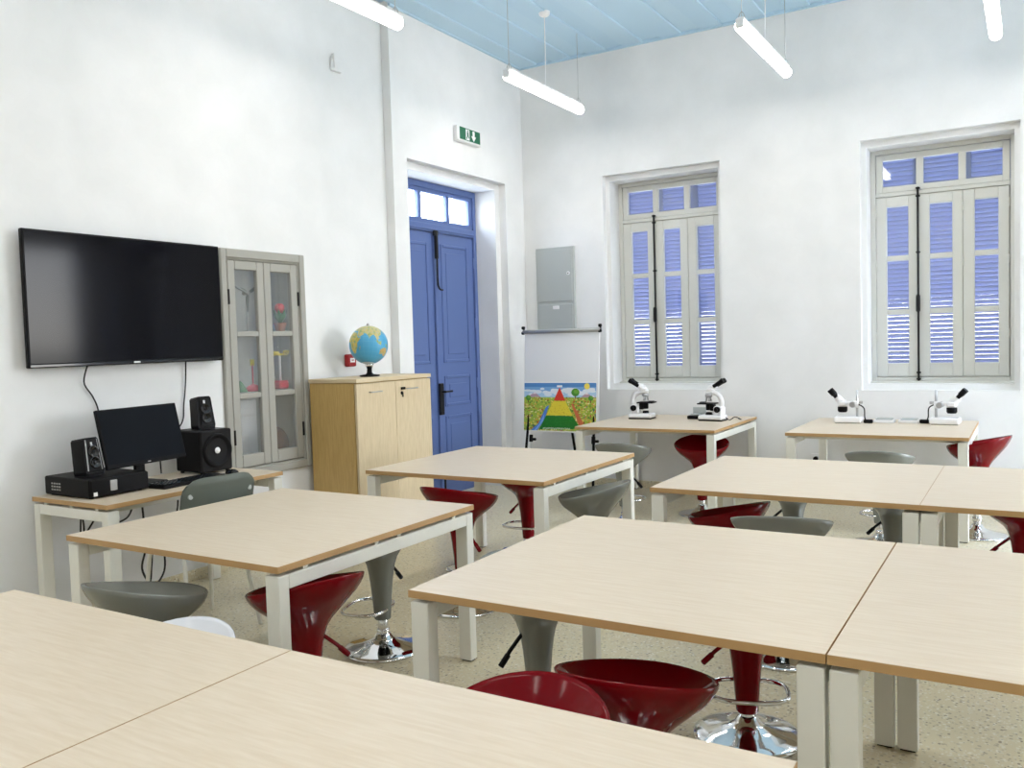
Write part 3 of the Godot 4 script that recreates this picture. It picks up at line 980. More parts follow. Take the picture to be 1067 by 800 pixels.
func build_computer() -> void:
	var st: SurfaceTool
	# desktop computer lying flat
	var pc := thing("desktop_computer", "black desktop computer case lying flat on the desk end", "computer", Vector3(0.285, TH, 5.005))
	st = mb()
	span(st, Vector3(-0.20, 0.006, -0.17), Vector3(0.19, 0.102, 0.17), 0.006)
	obj("case", st, M.black, pc)
	st = mb()
	span(st, Vector3(0.188, 0.008, -0.168), Vector3(0.203, 0.1, 0.168), 0.006)
	obj("front_panel", st, M.black, pc)
	st = mb()
	span(st, Vector3(0.198, 0.03, 0.02), Vector3(0.206, 0.085, 0.06), 0.003)
	obj("badge", st, M.silver, pc)
	st = mb()
	span(st, Vector3(0.195, 0.015, 0.135), Vector3(0.2055, 0.035, 0.155), 0.0)
	obj("sticker", st, M.paper, pc)
	st = mb()
	for i in 4:
		for j in 3:
			bx(st, Vector3(-0.13 + i * 0.022, 0.035 + j * 0.016, 0.1705), Vector3(0.015, 0.008, 0.003), 0.001)
	obj("vent", st, M.silver, pc)
	for f in [[-0.17, -0.14], [0.16, -0.14], [-0.17, 0.14], [0.16, 0.14]]:
		st = mb()
		cyl(st, Vector3(f[0], 0, f[1]), Vector3(f[0], 0.008, f[1]), 0.012, -1, 10)
		obj("foot", st, M.black, pc)
	# monitor
	var mo := thing("monitor", "black flat computer monitor on its stand behind the keyboard", "monitor", Vector3(0.30, TH, 4.73), deg_to_rad(96))
	# local: screen looks along +z
	st = mb()
	var mx := Transform3D(Basis(Vector3.RIGHT, deg_to_rad(-13)), Vector3(0, 0.278, 0))
	bx(st, Vector3(0, 0, 0), Vector3(0.55, 0.325, 0.022), 0.004, mx)
	bx(st, Vector3(0, 0, -0.022), Vector3(0.34, 0.2, 0.03), 0.01, mx)
	obj("housing", st, M.black, mo)
	st = mb()
	bx(st, Vector3(0, 0.006, 0.0115), Vector3(0.528, 0.292, 0.002), 0.0, mx)
	obj("screen", st, M.matt_screen, mo)
	st = mb()
	bx(st, Vector3(0, -0.152, 0.0125), Vector3(0.02, 0.006, 0.002), 0.0, mx)
	obj("badge", st, M.silver, mo)
	st = mb()
	bx(st, Vector3(0, 0.12, -0.035), Vector3(0.07, 0.24, 0.02), 0.005)
	obj("neck", st, M.black, mo)
	st = mb()
	bx(st, Vector3(0, 0.008, -0.01), Vector3(0.20, 0.016, 0.18), 0.006)
	obj("stand_base", st, M.black, mo)
	# keyboard and mouse
	var kb := thing("keyboard", "black keyboard on the desk in front of the monitor", "keyboard", Vector3(0.51, TH, 4.60), deg_to_rad(92))
	st = mb()
	bx(st, Vector3(0, 0.010, 0), Vector3(0.44, 0.018, 0.14), 0.006)
	obj("body", st, M.black, kb)
	for r in 5:
		st = mb()
		for c in 15: bx(st, Vector3(-0.20 + c * 0.0286, 0.022, -0.05 + r * 0.025), Vector3(0.024, 0.008, 0.02), 0.003)
		obj("key_row", st, M.blackgloss, kb)
	st = mb()
	var ms := []
	for p in [[0.0, 0.001], [0.9, 0.001], [1.0, 0.01], [0.85, 0.024], [0.5, 0.034], [0.0, 0.037]]:
		var row := []
		for j in 20:
			var a := TAU * j / 20.0
			row.append(Vector3(cos(a) * 0.052 * p[0], p[1], sin(a) * 0.031 * p[0]))
		ms.append(row)
	skin(st, ms, true, false)
	var mouse := obj("mouse", st, M.blackgloss)
	mouse.position = Vector3(0.52, TH, 4.30)
	tag(mouse, "small black mouse on the desk in front of the subwoofer", "mouse")
	# loudspeakers
	for k in 2:
		var lab: String = ["black satellite speaker standing on the desktop computer case", "black satellite speaker standing on the subwoofer"][k]
		var sp := thing("satellite_speaker", lab, "speaker", [Vector3(0.31, TH + 0.102, 5.06), Vector3(0.235, TH + 0.262, 4.255)][k], deg_to_rad([96, 78][k]), "satellite speakers")
		st = mb()
		var tilt := Transform3D(Basis(Vector3.RIGHT, deg_to_rad(-9)), Vector3(0, 0.0, 0.0))
		var prof := [Vector2(-0.052, 0.004), Vector2(0.052, 0.004), Vector2(0.056, 0.02), Vector2(0.045, 0.185), Vector2(0.036, 0.195), Vector2(-0.036, 0.195), Vector2(-0.045, 0.185), Vector2(-0.056, 0.02)]
		prism(st, prof, -0.05, 0.045, tilt)
		bx(st, Vector3(0, 0.006, 0.0), Vector3(0.1, 0.02, 0.1), 0.004)
		obj("cabinet", st, M.black, sp)
		st = mb()
		prism(st, [Vector2(-0.036, 0.02), Vector2(0.036, 0.02), Vector2(0.030, 0.183), Vector2(-0.030, 0.183)], 0.045, 0.052, tilt)
		obj("grille", st, M.cloth, sp)
		for y in [0.062, 0.118]:
			st = mb()
			lathe(st, [[0.0, 0.0], [0.012, 0.0], [0.026, 0.006], [0.030, 0.009], [0.032, 0.004], [0.032, -0.004]], 20, tilt * Transform3D(Basis(Vector3.RIGHT, PI / 2), Vector3(0, y, 0.052)))
			obj("driver", st, M.blackgloss, sp)
		st = mb()
		bx(st, Vector3(-0.005, 0.16, 0.0525), Vector3(0.012, 0.02, 0.003), 0.001, tilt)
		obj("badge", st, M.silver, sp)
		if k == 0:
			st = mb()
			for s in [-1.0, 1.0]:
				bx(st, Vector3(s * 0.043, 0.1, 0.047), Vector3(0.006, 0.165, 0.006), 0.002, tilt * Transform3D(Basis(Vector3.FORWARD, -s * 0.05), Vector3.ZERO))
			obj("trim_strip", st, M.silver, sp)
	var sw := thing("subwoofer", "square black subwoofer with a round cone on the desk", "speaker", Vector3(0.245, TH, 4.265), deg_to_rad(88))
	st = mb()
	span(st, Vector3(-0.112, 0.012, -0.13), Vector3(0.112, 0.262, 0.10), 0.008)
	obj("cabinet", st, M.black, sw)
	st = mb()
	span(st, Vector3(-0.112, 0.012, 0.10), Vector3(0.112, 0.262, 0.118), 0.01)
	obj("baffle", st, M.cloth, sw)
	st = mb()
	lathe(st, [[0.0, 0.004], [0.02, 0.003], [0.05, -0.012], [0.078, 0.002], [0.09, 0.012], [0.1, 0.013], [0.104, 0.0]], 36, Transform3D(Basis(Vector3.RIGHT, PI / 2), Vector3(0, 0.137, 0.118)))
	obj("cone", st, M.black, sw)
	st = mb()
	lathe(st, [[0.0, 0.010], [0.014, 0.008], [0.019, 0.0]], 24, Transform3D(Basis(Vector3.RIGHT, PI / 2), Vector3(0, 0.137, 0.122)))
	obj("dust_cap", st, M.white, sw)
	for f in [[-0.09, -0.1], [0.09, -0.1], [-0.09, 0.09], [0.09, 0.09]]:
		st = mb()
		cyl(st, Vector3(f[0], 0, f[1]), Vector3(f[0], 0.014, f[1]), 0.012, -1, 10)
		obj("foot", st, M.black, sw)
	# cables
	st = mb()
	tube(st, curve([Vector3(0.03, 1.40, 4.86), Vector3(0.02, 1.30, 4.88), Vector3(0.015, 1.22, 4.83), Vector3(0.015, 1.14, 4.80), Vector3(0.02, 1.02, 4.80), Vector3(0.04, 0.80, 4.76), Vector3(0.05, TH + 0.005, 4.74)]), 0.0045)
	tag(obj("television_cable", st, M.cable), "thin black cable hanging from the television to the monitor's left", "cable", "television cables")
	st = mb()
	tube(st, curve([Vector3(0.03, 1.40, 4.20), Vector3(0.015, 1.25, 4.20), Vector3(0.015, 1.12, 4.22), Vector3(0.02, 1.02, 4.24), Vector3(0.04, 0.85, 4.42), Vector3(0.06, TH + 0.005, 4.44)]), 0.0045)
	tag(obj("television_cable", st, M.cable), "thin black cable hanging from the television by the subwoofer", "cable", "television cables")
	st = mb()
	tube(st, curve([Vector3(0.22, TH - 0.03, 5.05), Vector3(0.24, 0.60, 5.08), Vector3(0.2, 0.45, 5.06), Vector3(0.15, 0.42, 5.0), Vector3(0.2, 0.50, 4.92), Vector3(0.32, 0.56, 4.86), Vector3(0.3, 0.66, 4.8), Vector3(0.28, TH - 0.03, 4.78)]), 0.005)
	tag(obj("looped_cable", st, M.cable), "looped black cable hanging under the near end of the computer desk", "cable", "cables under the desk")
	st = mb()
	tube(st, curve([Vector3(0.30, TH - 0.03, 5.12), Vector3(0.29, 0.52, 5.1), Vector3(0.22, 0.44, 5.12), Vector3(0.16, 0.47, 5.02), Vector3(0.2, 0.6, 4.95), Vector3(0.22, TH - 0.03, 4.93)]), 0.005)
	tag(obj("looped_cable", st, M.cable), "second black cable loop beside the desk's white end frame", "cable", "cables under the desk")
	st = mb()
	tube(st, curve([Vector3(0.10, TH - 0.03, 4.62), Vector3(0.12, 0.5, 4.62), Vector3(0.10, 0.32, 4.60), Vector3(0.14, 0.20, 4.66), Vector3(0.18, 0.10, 4.62), Vector3(0.15, 0.16, 4.52), Vector3(0.12, 0.28, 4.50), Vector3(0.14, 0.30, 4.58), Vector3(0.2, 0.12, 4.66), Vector3(0.28, 0.02, 4.8), Vector3(0.34, 0.008, 5.0)]), 0.006)
	tag(obj("looped_cable", st, M.cable), "tangled black cable trailing onto the floor under the desk", "cable", "cables under the desk")
	st = mb()
	tube(st, curve([Vector3(0.4, TH - 0.03, 4.62), Vector3(0.41, 0.62, 4.60), Vector3(0.40, 0.50, 4.62), Vector3(0.36, 0.40, 4.66)]), 0.005)
	tag(obj("looped_cable", st, M.cable), "short black cable end dangling below the keyboard", "cable", "cables under the desk")

func build_chair() -> void:
	var t := thing("plastic_chair", "grey green plastic chair with pale tube legs at the computer desk", "chair", Vector3(0.80, 0, 4.79), deg_to_rad(-98))
	# sitter looks along +z; the back stands at -z
	var st := mb()
	var rows := []
	for sgn in [1.0, -1.0]:
		for i in 9:
			var v: float = i / 8.0 if sgn > 0 else 1.0 - i / 8.0
			var row := []
			for j in 13:
				var u := j / 12.0 * 2.0 - 1.0
				var w := 0.205 * (1.0 - 0.10 * pow(absf(v - 0.5) * 2.0, 6.0))
				var y := 0.53 + 0.30 * v - 0.035 * pow(absf(u), 6.0) * (1.0 if v > 0.5 else -1.0) * pow(absf(v - 0.5) * 2.0, 2.0)
				row.append(Vector3(u * w, y, -0.17 - 0.07 * v - 0.045 * (1.0 - u * u) + sgn * 0.007))
			rows.append(row)
	skin(st, rows, false, false)
	obj("backrest", st, M.chairgreen, t)
	for s in [-1.0, 1.0]:
		st = mb()
		cyl(st, Vector3(s * 0.168, 0.74, -0.244), Vector3(s * 0.168, 0.74, -0.228), 0.014, -1, 12)
		obj("rivet", st, M.panelgrey, t)
	st = mb()
	rows = []
	for sgn in [1.0, -1.0]:
		for i in 9:
			var v: float = i / 8.0 if sgn > 0 else 1.0 - i / 8.0
			var row := []
			for j in 13:
				var u := j / 12.0 * 2.0 - 1.0
				row.append(Vector3(u * 0.2, 0.435 + 0.012 * u * u - 0.02 * pow(v, 4.0) + sgn * 0.007, -0.17 + 0.39 * v))
			rows.append(row)
	skin(st, rows, false, true)
	obj("seat", st, M.chairgreen, t)
	for s in [-1.0, 1.0]:
		st = mb()
		tube(st, curve([Vector3(s * 0.20, 0.004, 0.22), Vector3(s * 0.175, 0.40, 0.17), Vector3(s * 0.17, 0.42, 0.14), Vector3(s * 0.165, 0.42, -0.1)], 0.03), 0.011, 10)
		obj("leg", st, M.frame, t)
		st = mb()
		tube(st, curve([Vector3(s * 0.20, 0.004, -0.24), Vector3(s * 0.17, 0.38, -0.16), Vector3(s * 0.165, 0.46, -0.15), Vector3(s * 0.16, 0.60, -0.185), Vector3(s * 0.15, 0.76, -0.225)], 0.03), 0.011, 10)
		obj("leg", st, M.frame, t)

func build_television() -> void:
	var t := thing("television", "large black wall television above the computer desk", "television", Vector3(0.004, 1.393, 4.582), PI / 2)
	# local: looks along +z, x runs to -z of the room
	var W := 1.276
	var H := 0.733
	var st := mb()
	span(st, Vector3(-W / 2, 0, 0.045), Vector3(W / 2, H, 0.075), 0.005)
	span(st, Vector3(-W / 2 + 0.15, 0.08, 0.02), Vector3(W / 2 - 0.15, H - 0.2, 0.046), 0.01)
	obj("housing", st, M.black, t)
	st = mb()
	span(st, Vector3(-W / 2 + 0.011, 0.024, 0.073), Vector3(W / 2 - 0.011, H - 0.011, 0.0765))
	obj("screen", st, M.screen, t)
	st = mb()
	span(st, Vector3(-W / 2 + 0.006, 0.004, 0.074), Vector3(W / 2 - 0.006, 0.019, 0.079), 0.002)
	obj("lower_bezel", st, M.blackgloss, t)
	st = mb()
	span(st, Vector3(-0.022, 0.006, 0.078), Vector3(0.022, 0.017, 0.0805), 0.001)
	obj("badge", st, M.silver, t)
	st = mb()
	for s in [-1.0, 1.0]: span(st, Vector3(s * 0.2 - 0.02, 0.1, 0.0), Vector3(s * 0.2 + 0.02, 0.5, 0.024), 0.002)
	obj("wall_bracket", st, M.iron, t)

func build_display_cupboard() -> void:
	# a niche closed by a grey frame and two glazed doors
	var t := thing("display_cupboard", "grey glazed two-door display cupboard set into the wall", "cupboard", Vector3(0, 0.59, 3.51), PI / 2)
	# local: x from -0.382 (towards the camera) to 0.382, z looks into the room; wall face z = 0
	var hw := 0.382
	var H := 1.539
	var st := mb()
	frame_rect(st, -hw, hw, 0, H, 0.05, 0.05, 0.055, 0.06, -0.02, 0.03, 0.006)
	frame_rect(st, -hw + 0.04, hw - 0.04, 0.045, H - 0.05, 0.022, 0.022, 0.02, 0.022, -0.05, 0.012, 0.004)
	obj("frame", st, M.greyframe, t)
	st = mb()
	span(st, Vector3(-hw + 0.038, 0.042, -0.318), Vector3(hw - 0.038, H - 0.04, -0.31))
	span(st, Vector3(-hw + 0.038, 0.042, -0.31), Vector3(-hw + 0.045, H - 0.04, -0.02))
	span(st, Vector3(hw - 0.045, 0.042, -0.31), Vector3(hw - 0.038, H - 0.04, -0.02))
	span(st, Vector3(-hw + 0.045, 0.042, -0.31), Vector3(hw - 0.045, 0.05, -0.05))
	obj("lining", st, M.niche, t)
	for y in [0.555, 0.965]:
		st = mb()
		span(st, Vector3(-hw + 0.045, y, -0.31), Vector3(hw - 0.045, y + 0.018, -0.05), 0.002)
		obj("shelf", st, M.greyframe, t)
	for k in 2:
		var x0 := -hw + 0.064 + k * 0.318
		var x1 := x0 + 0.315
		st = mb()
		frame_rect(st, x0, x1, 0.07, H - 0.075, 0.062, 0.062, 0.085, 0.06, -0.022, 0.016, 0.005)
		for y in [0.535, 0.955]:
			span(st, Vector3(x0 + 0.062, y, -0.018), Vector3(x1 - 0.062, y + 0.036, 0.012), 0.004)
		var d := obj("door", st, M.greyframe, t)
		var ys := [[0.155, 0.535], [0.571, 0.955], [0.991, H - 0.135]]
		for r in ys:
			st = mb()
			span(st, Vector3(x0 + 0.058, r[0] - 0.004, -0.006), Vector3(x1 - 0.058, r[1] + 0.004, -0.003))
			obj("pane", st, M.glass, d)
		for hy in [0.28, 1.22]:
			st = mb()
			cyl(st, Vector3(x0 if k == 0 else x1, hy - 0.05, 0.018), Vector3(x0 if k == 0 else x1, hy + 0.05, 0.018), 0.008, -1, 8)
			obj("hinge", st, M.iron, d)
	# what stands inside: world x is depth, world z runs along the wall
	var f := [0.59 + 0.052, 0.59 + 0.575, 0.59 + 0.985]
	var w := thing("wind_turbine_model", "grey model wind turbine with three blades in the cupboard", "model", Vector3(-0.085, f[2], 3.585))
	st = mb()
	lathe(st, [[0, 0], [0.035, 0], [0.035, 0.008], [0.008, 0.014], [0.005, 0.27], [0, 0.27]], 16)
	obj("mast", st, M.silver, w)
	for k in 3:
		st = mb()
		var a := deg_to_rad([35, 160, 265][k])
		prism(st, [Vector2(0, -0.008), Vector2(0.05, -0.016), Vector2(0.13, -0.003), Vector2(0.13, 0.003), Vector2(0, 0.008)], -0.003, 0.003, Transform3D(Basis(Vector3.UP, PI / 2) * Basis(Vector3.BACK, a), Vector3(0.02, 0.27, 0)))
		obj("blade", st, M.chairgreen, w)
	st = mb()
	cyl(st, Vector3(-0.03, 0.27, 0), Vector3(0.03, 0.27, 0), 0.013, -1, 12)
	obj("hub", st, M.silver, w)
	var fp := thing("flower_pot", "clay pot with a red flower and green leaves in the cupboard", "plant", Vector3(-0.09, f[2], 3.275))
	st = mb()
	lathe(st, [[0, 0], [0.03, 0], [0.045, 0.055], [0.047, 0.065], [0.04, 0.066], [0.038, 0.058], [0, 0.056]], 20)
	obj("pot", st, M.clay, fp)
	for k in 7:
		st = mb()
		var a := TAU * k / 7.0
		var d := Vector3(cos(a), 0, sin(a))
		var s := Vector3(-d.z, 0, d.x) * 0.022
		var p0 := Vector3(0, 0.058, 0)
		var p1 := d * 0.035 + Vector3(0, 0.11, 0)
		var p2 := d * 0.05 + Vector3(0, 0.165, 0)
		skin(st, [[p0 - s * 0.3, p0 + Vector3(0, 0.004, 0) + d * 0.004, p0 + s * 0.3], [p1 - s, p1 + d * 0.008, p1 + s], [p2, p2 + d * 0.001, p2 + s * 0.01]], false, false)
		obj("leaf", st, M.leaf, fp)
	st = mb()
	lathe(st, [[0, 0.135], [0.02, 0.14], [0.036, 0.165], [0.034, 0.19], [0.02, 0.205], [0, 0.207]], 16)
	obj("bloom", st, M.petal, fp)
	# middle shelf
	st = mb()
	lathe(st, [[0, 0], [0.05, 0], [0.035, 0.03], [0.012, 0.07], [0, 0.08]], 16)
	var gc := obj("green_cone", st, M.leaf)
	gc.position = Vector3(-0.085, f[1], 3.672)
	tag(gc, "small dark green cone on the cupboard's middle shelf", "toy")
	var fl := thing("marker_stand", "red stand with a yellow marker card on the middle shelf", "model", Vector3(-0.10, f[1], 3.545))
	st = mb()
	lathe(st, [[0, 0], [0.055, 0], [0.055, 0.02], [0.03, 0.04], [0.006, 0.05], [0.005, 0.19], [0, 0.19]], 20)
	obj("stand", st, M.pink, fl)
	st = mb()
	bx(st, Vector3(0, 0.2, 0), Vector3(0.006, 0.045, 0.035), 0.001)
	obj("card", st, M.yellow, fl)
	var orr := thing("orbit_model", "yellow and red orbit model with white post on the middle shelf", "model", Vector3(-0.10, f[1], 3.285))
	st = mb()
	bx(st, Vector3(0, 0.03, 0), Vector3(0.09, 0.06, 0.09), 0.012)
	obj("foot", st, M.pink, orr)
	st = mb()
	cyl(st, Vector3(0, 0.06, 0), Vector3(0, 0.24, 0), 0.009, -1, 12)
	obj("post", st, M.white, orr)
	st = mb()
	bx(st, Vector3(0, 0.25, 0), Vector3(0.018, 0.018, 0.16), 0.004)
	lathe(st, [[0, 0.245], [0.035, 0.25], [0.035, 0.27], [0, 0.275]], 16, Transform3D(Basis.IDENTITY, Vector3(0, 0, 0.05)))
	lathe(st, [[0, 0.245], [0.022, 0.25], [0.022, 0.275], [0, 0.28]], 16, Transform3D(Basis.IDENTITY, Vector3(0, 0, -0.065)))
	obj("arm", st, M.yellow, orr)
	st = mb()
	lathe(st, [[0, 0], [0.03, 0.006], [0.052, 0.03], [0.06, 0.06], [0.052, 0.09], [0.03, 0.114], [0, 0.12]], 24)
	var ball := obj("brown_ball", st, M.brown)
	ball.position = Vector3(-0.235, f[1], 3.285)
	tag(ball, "brown ball behind the orbit model in the cupboard", "ball")
	# bottom shelf
	st = mb()
	bx(st, Vector3(0, 0.225, 0), Vector3(0.012, 0.45, 0.25), 0.002)
	var pap := obj("white_chart", st, M.paper)
	pap.position = Vector3(-0.27, f[0], 3.50)
	tag(pap, "white paper chart leaning in the cupboard's lowest bay", "chart")
	st = mb()
	lathe(st, [[0, 0], [0.028, 0], [0.03, 0.01], [0.022, 0.07], [0.018, 0.1], [0, 0.1]], 16)
	var gb := obj("green_bottle", st, M.greenplastic)
	gb.position = Vector3(-0.085, f[0], 3.70)
	tag(gb, "small green bottle in the cupboard's lowest bay", "bottle")
	st = mb()
	bx(st, Vector3(0, 0.025, 0), Vector3(0.08, 0.05, 0.10), 0.01)
	bx(st, Vector3(0, 0.06, -0.02), Vector3(0.05, 0.03, 0.05), 0.01)
	var bt := obj("black_instrument", st, M.black)
	bt.position = Vector3(-0.10, f[0], 3.60)
	tag(bt, "small black instrument beside the green bottle", "instrument")
	st = mb()
	lathe(st, [[0, 0], [0.115, 0], [0.125, 0.012], [0.115, 0.024], [0, 0.024]], 36, Transform3D(Basis(Vector3.BACK, deg_to_rad(-80)), Vector3(0, 0.123, 0)))
	lathe(st, [[0.05, 0.026], [0.055, 0.03], [0.06, 0.026]], 24, Transform3D(Basis(Vector3.BACK, deg_to_rad(-80)), Vector3(0, 0.123, 0)))
	var rd := obj("round_board", st, M.brown)
	rd.position = Vector3(-0.12, f[0] + 0.006, 3.345)
	tag(rd, "round brown wooden disc leaning in the cupboard", "board")

func build_cabinet() -> void:
	var t := thing("tall_cabinet", "pale maple two-door cabinet with a globe on top", "cabinet", Vector3(0.0, 0, 2.715))
	var st := mb()
	var H := 1.225
	# grain upright: turn each board so that its u runs upwards
	var up := Transform3D(Basis(Vector3.BACK, PI / 2), Vector3.ZERO)
	bx(st, Vector3(H / 2, -0.262, 0), Vector3(H - 0.06, 0.42, 0.872), 0.002, up)
	obj("carcass", st, M.carcass_brown, t)
	st = mb()
	span(st, Vector3(0.045, H - 0.028, -0.44), Vector3(0.505, H, 0.44), 0.002)
	obj("top_board", st, M.maple, t)
	st = mb()
	span(st, Vector3(0.06, 0.0, -0.42), Vector3(0.46, 0.03, 0.42))
	obj("plinth", st, M.black, t)
	for k in 2:
		st = mb()
		var z := -0.219 + k * 0.438
		bx(st, Vector3(0.04 + (H - 0.075) / 2.0, -0.49, z), Vector3(H - 0.075, 0.02, 0.435), 0.0015, up)
		var d := obj("door", st, M.maple, t)
		st = mb()
		var hz := z + (0.02 if k == 1 else 0.03)
		tube(st, curve([Vector3(0.5, H - 0.10, hz - 0.06), Vector3(0.522, H - 0.10, hz - 0.057), Vector3(0.524, H - 0.10, hz), Vector3(0.522, H - 0.10, hz + 0.057), Vector3(0.5, H - 0.10, hz + 0.06)], 0.012), 0.0045, 8)
		obj("handle", st, M.steel, d)
	st = mb()
	cyl(st, Vector3(0.5, H - 0.13, -0.07), Vector3(0.508, H - 0.13, -0.07), 0.013, -1, 16)
	bx(st, Vector3(0.513, H - 0.095, -0.075), Vector3(0.012, 0.02, 0.05), 0.004)
	bx(st, Vector3(0.512, H - 0.145, -0.07), Vector3(0.004, 0.03, 0.012), 0.001)
	obj("lock", st, M.black, t)

func build_globe() -> void:
	var t := thing("globe", "blue desk globe on a black foot on the cabinet", "globe", Vector3(0.28, 1.225, 2.745))
	var st := mb()
	lathe(st, [[0, 0], [0.07, 0], [0.078, 0.006], [0.074, 0.012], [0.03, 0.018], [0.02, 0.03], [0.018, 0.06], [0.024, 0.07], [0, 0.075]], 28)
	obj("foot", st, M.black, t)
	st = mb()
	lathe(st, [[0, 0.068], [0.026, 0.074], [0.034, 0.092], [0.03, 0.096], [0, 0.096]], 20)
	obj("bearing", st, M.chrome, t)
	st = mb()
	var rows := []
	for i in 33:
		var p := PI * i / 32.0
		var row := []
		for j in 49:
			var a := TAU * j / 48.0
			row.append(Vector3(sin(a) * sin(p), cos(p), cos(a) * sin(p)) * 0.146)
		rows.append(row)
	skin(st, rows, false, false)
	var g := obj("ball", st, M.globe, t)
	g.position = Vector3(0, 0.238, 0)
	g.rotation = Vector3(deg_to_rad(6), deg_to_rad(GLOBE_TURN), deg_to_rad(-10))
	st = mb()
	lathe(st, [[0, 0], [0.012, 0.0], [0.01, 0.012], [0.004, 0.02], [0, 0.021]], 12)
	var k := obj("pole_knob", st, M.silver, t)
	k.position = Vector3(0.0, 0.382, 0.0)

const GLOBE_TURN := 145.0

func build_wall_fittings() -> void:
	var st: SurfaceTool
	# emergency exit sign, standing off the door wall
	var s := thing("exit_sign", "green emergency exit sign above the blue door", "sign", Vector3(DX, 3.3, 1.045), PI / 2)
	st = mb()
	span(st, Vector3(-0.19, 0.0, 0.0), Vector3(0.19, 0.125, 0.045), 0.006)
	span(st, Vector3(-0.19, -0.012, 0.0), Vector3(0.19, 0.0, 0.055), 0.004)
	obj("housing", st, M.white, s)
	st = mb()
	span(st, Vector3(-0.15, 0.008, 0.045), Vector3(0.185, 0.118, 0.0475))
	obj("green_panel", st, M.signgreen, s)
	st = mb()
	var z := 0.049
	# doorway with running figure, then an arrow pointing down
	span(st, Vector3(-0.055, 0.014, 0.0475), Vector3(0.005, 0.110, z))
	obj("doorway_symbol", st, M.white, s)
	st = mb()
	lathe(st, [[0, 0], [0.008, 0.0], [0.008, 0.001], [0, 0.001]], 14, Transform3D(Basis(Vector3.RIGHT, PI / 2), Vector3(-0.02, 0.096, z)))
	prism(st, [Vector2(-0.034, 0.085), Vector2(-0.014, 0.085), Vector2(-0.012, 0.055), Vector2(0.0, 0.035), Vector2(-0.006, 0.03), Vector2(-0.022, 0.05), Vector2(-0.04, 0.02), Vector2(-0.048, 0.024), Vector2(-0.034, 0.055)], z, z + 0.001)
	obj("running_figure", st, M.signgreen, s)
	st = mb()
	prism(st, [Vector2(0.075, 0.014), Vector2(0.115, 0.062), Vector2(0.092, 0.062), Vector2(0.092, 0.108), Vector2(0.058, 0.108), Vector2(0.058, 0.062), Vector2(0.035, 0.062)], 0.0475, z)
	obj("arrow", st, M.white, s)
	# fire alarm call point
	var a := thing("call_point", "small red fire alarm call point on the wall beside the globe", "alarm", Vector3(0, 1.30, 2.665), PI / 2)
	st = mb()
	span(st, Vector3(-0.048, 0.0, 0.0), Vector3(0.048, 0.096, 0.045), 0.008)
	obj("housing", st, M.alarm, a)
	st = mb()
	span(st, Vector3(-0.026, 0.032, 0.044), Vector3(0.026, 0.066, 0.047), 0.002)
	obj("window", st, M.white, a)
	st = mb()
	span(st, Vector3(-0.012, 0.046, 0.046), Vector3(0.012, 0.053, 0.0485))
	obj("mark", st, M.alarm, a)
	# small junction box high on the left wall, switch by the cabinet
	st = mb()
	bx(st, Vector3(0.012, 0, 0), Vector3(0.024, 0.09, 0.11), 0.006)
	bx(st, Vector3(0.02, 0.03, 0.03), Vector3(0.03, 0.11, 0.016), 0.004)
	var jb := obj("junction_box", st, M.wall)
	jb.position = Vector3(0, 3.60, 2.69)
	tag(jb, "faint white junction box high on the wall above the display cupboard", "box")
	# grey distribution board beside the flip chart
	var e := thing("distribution_board", "tall grey electrical panel on the wall behind the flip chart", "panel", Vector3(0.228, 0, 0))
	st = mb()
	span(st, Vector3(0, 1.45, 0), Vector3(0.432, 2.388, 0.035), 0.004)
	obj("housing", st, M.panelgrey, e)
	for r in [[1.845, 2.36], [1.48, 1.815]]:
		st = mb()
		span(st, Vector3(0.022, r[0], 0.034), Vector3(0.41, r[1], 0.044), 0.003)
		var d := obj("door", st, M.panelgrey, e)
		st = mb()
		if r[0] > 1.5:
			cyl(st, Vector3(0.372, 2.12, 0.044), Vector3(0.372, 2.12, 0.05), 0.018, -1, 18)
		else:
			span(st, Vector3(0.19, 1.765, 0.043), Vector3(0.26, 1.80, 0.05), 0.003)
		var lk := obj("lock", st, M.white, d)
		if r[0] > 1.5:
			st = mb()
			cyl(st, Vector3(0.372, 2.12, 0.05), Vector3(0.372, 2.12, 0.053), 0.007, -1, 12)
			obj("keyhole", st, M.black, lk)
	# wall sockets
	for q in [[Vector3(2.96, 0.36, 0.0), 0.0, "white wall socket with a plug left of the stereo microscope table", 1], [Vector3(0.0, 1.12, 2.35), PI / 2, "small white wall socket behind the tall cabinet top", 0]]:
		if q[3] == 0: continue
		var o := thing("wall_socket", q[2], "socket", q[0], q[1])
		st = mb()
		bx(st, Vector3(0, 0, 0.006), Vector3(0.085, 0.085, 0.012), 0.004)
		obj("plate", st, M.white, o)
		st = mb()
		cyl(st, Vector3(0, 0, 0.012), Vector3(0, 0, 0.05), 0.02, -1, 14)
		obj("plug", st, M.black, o)

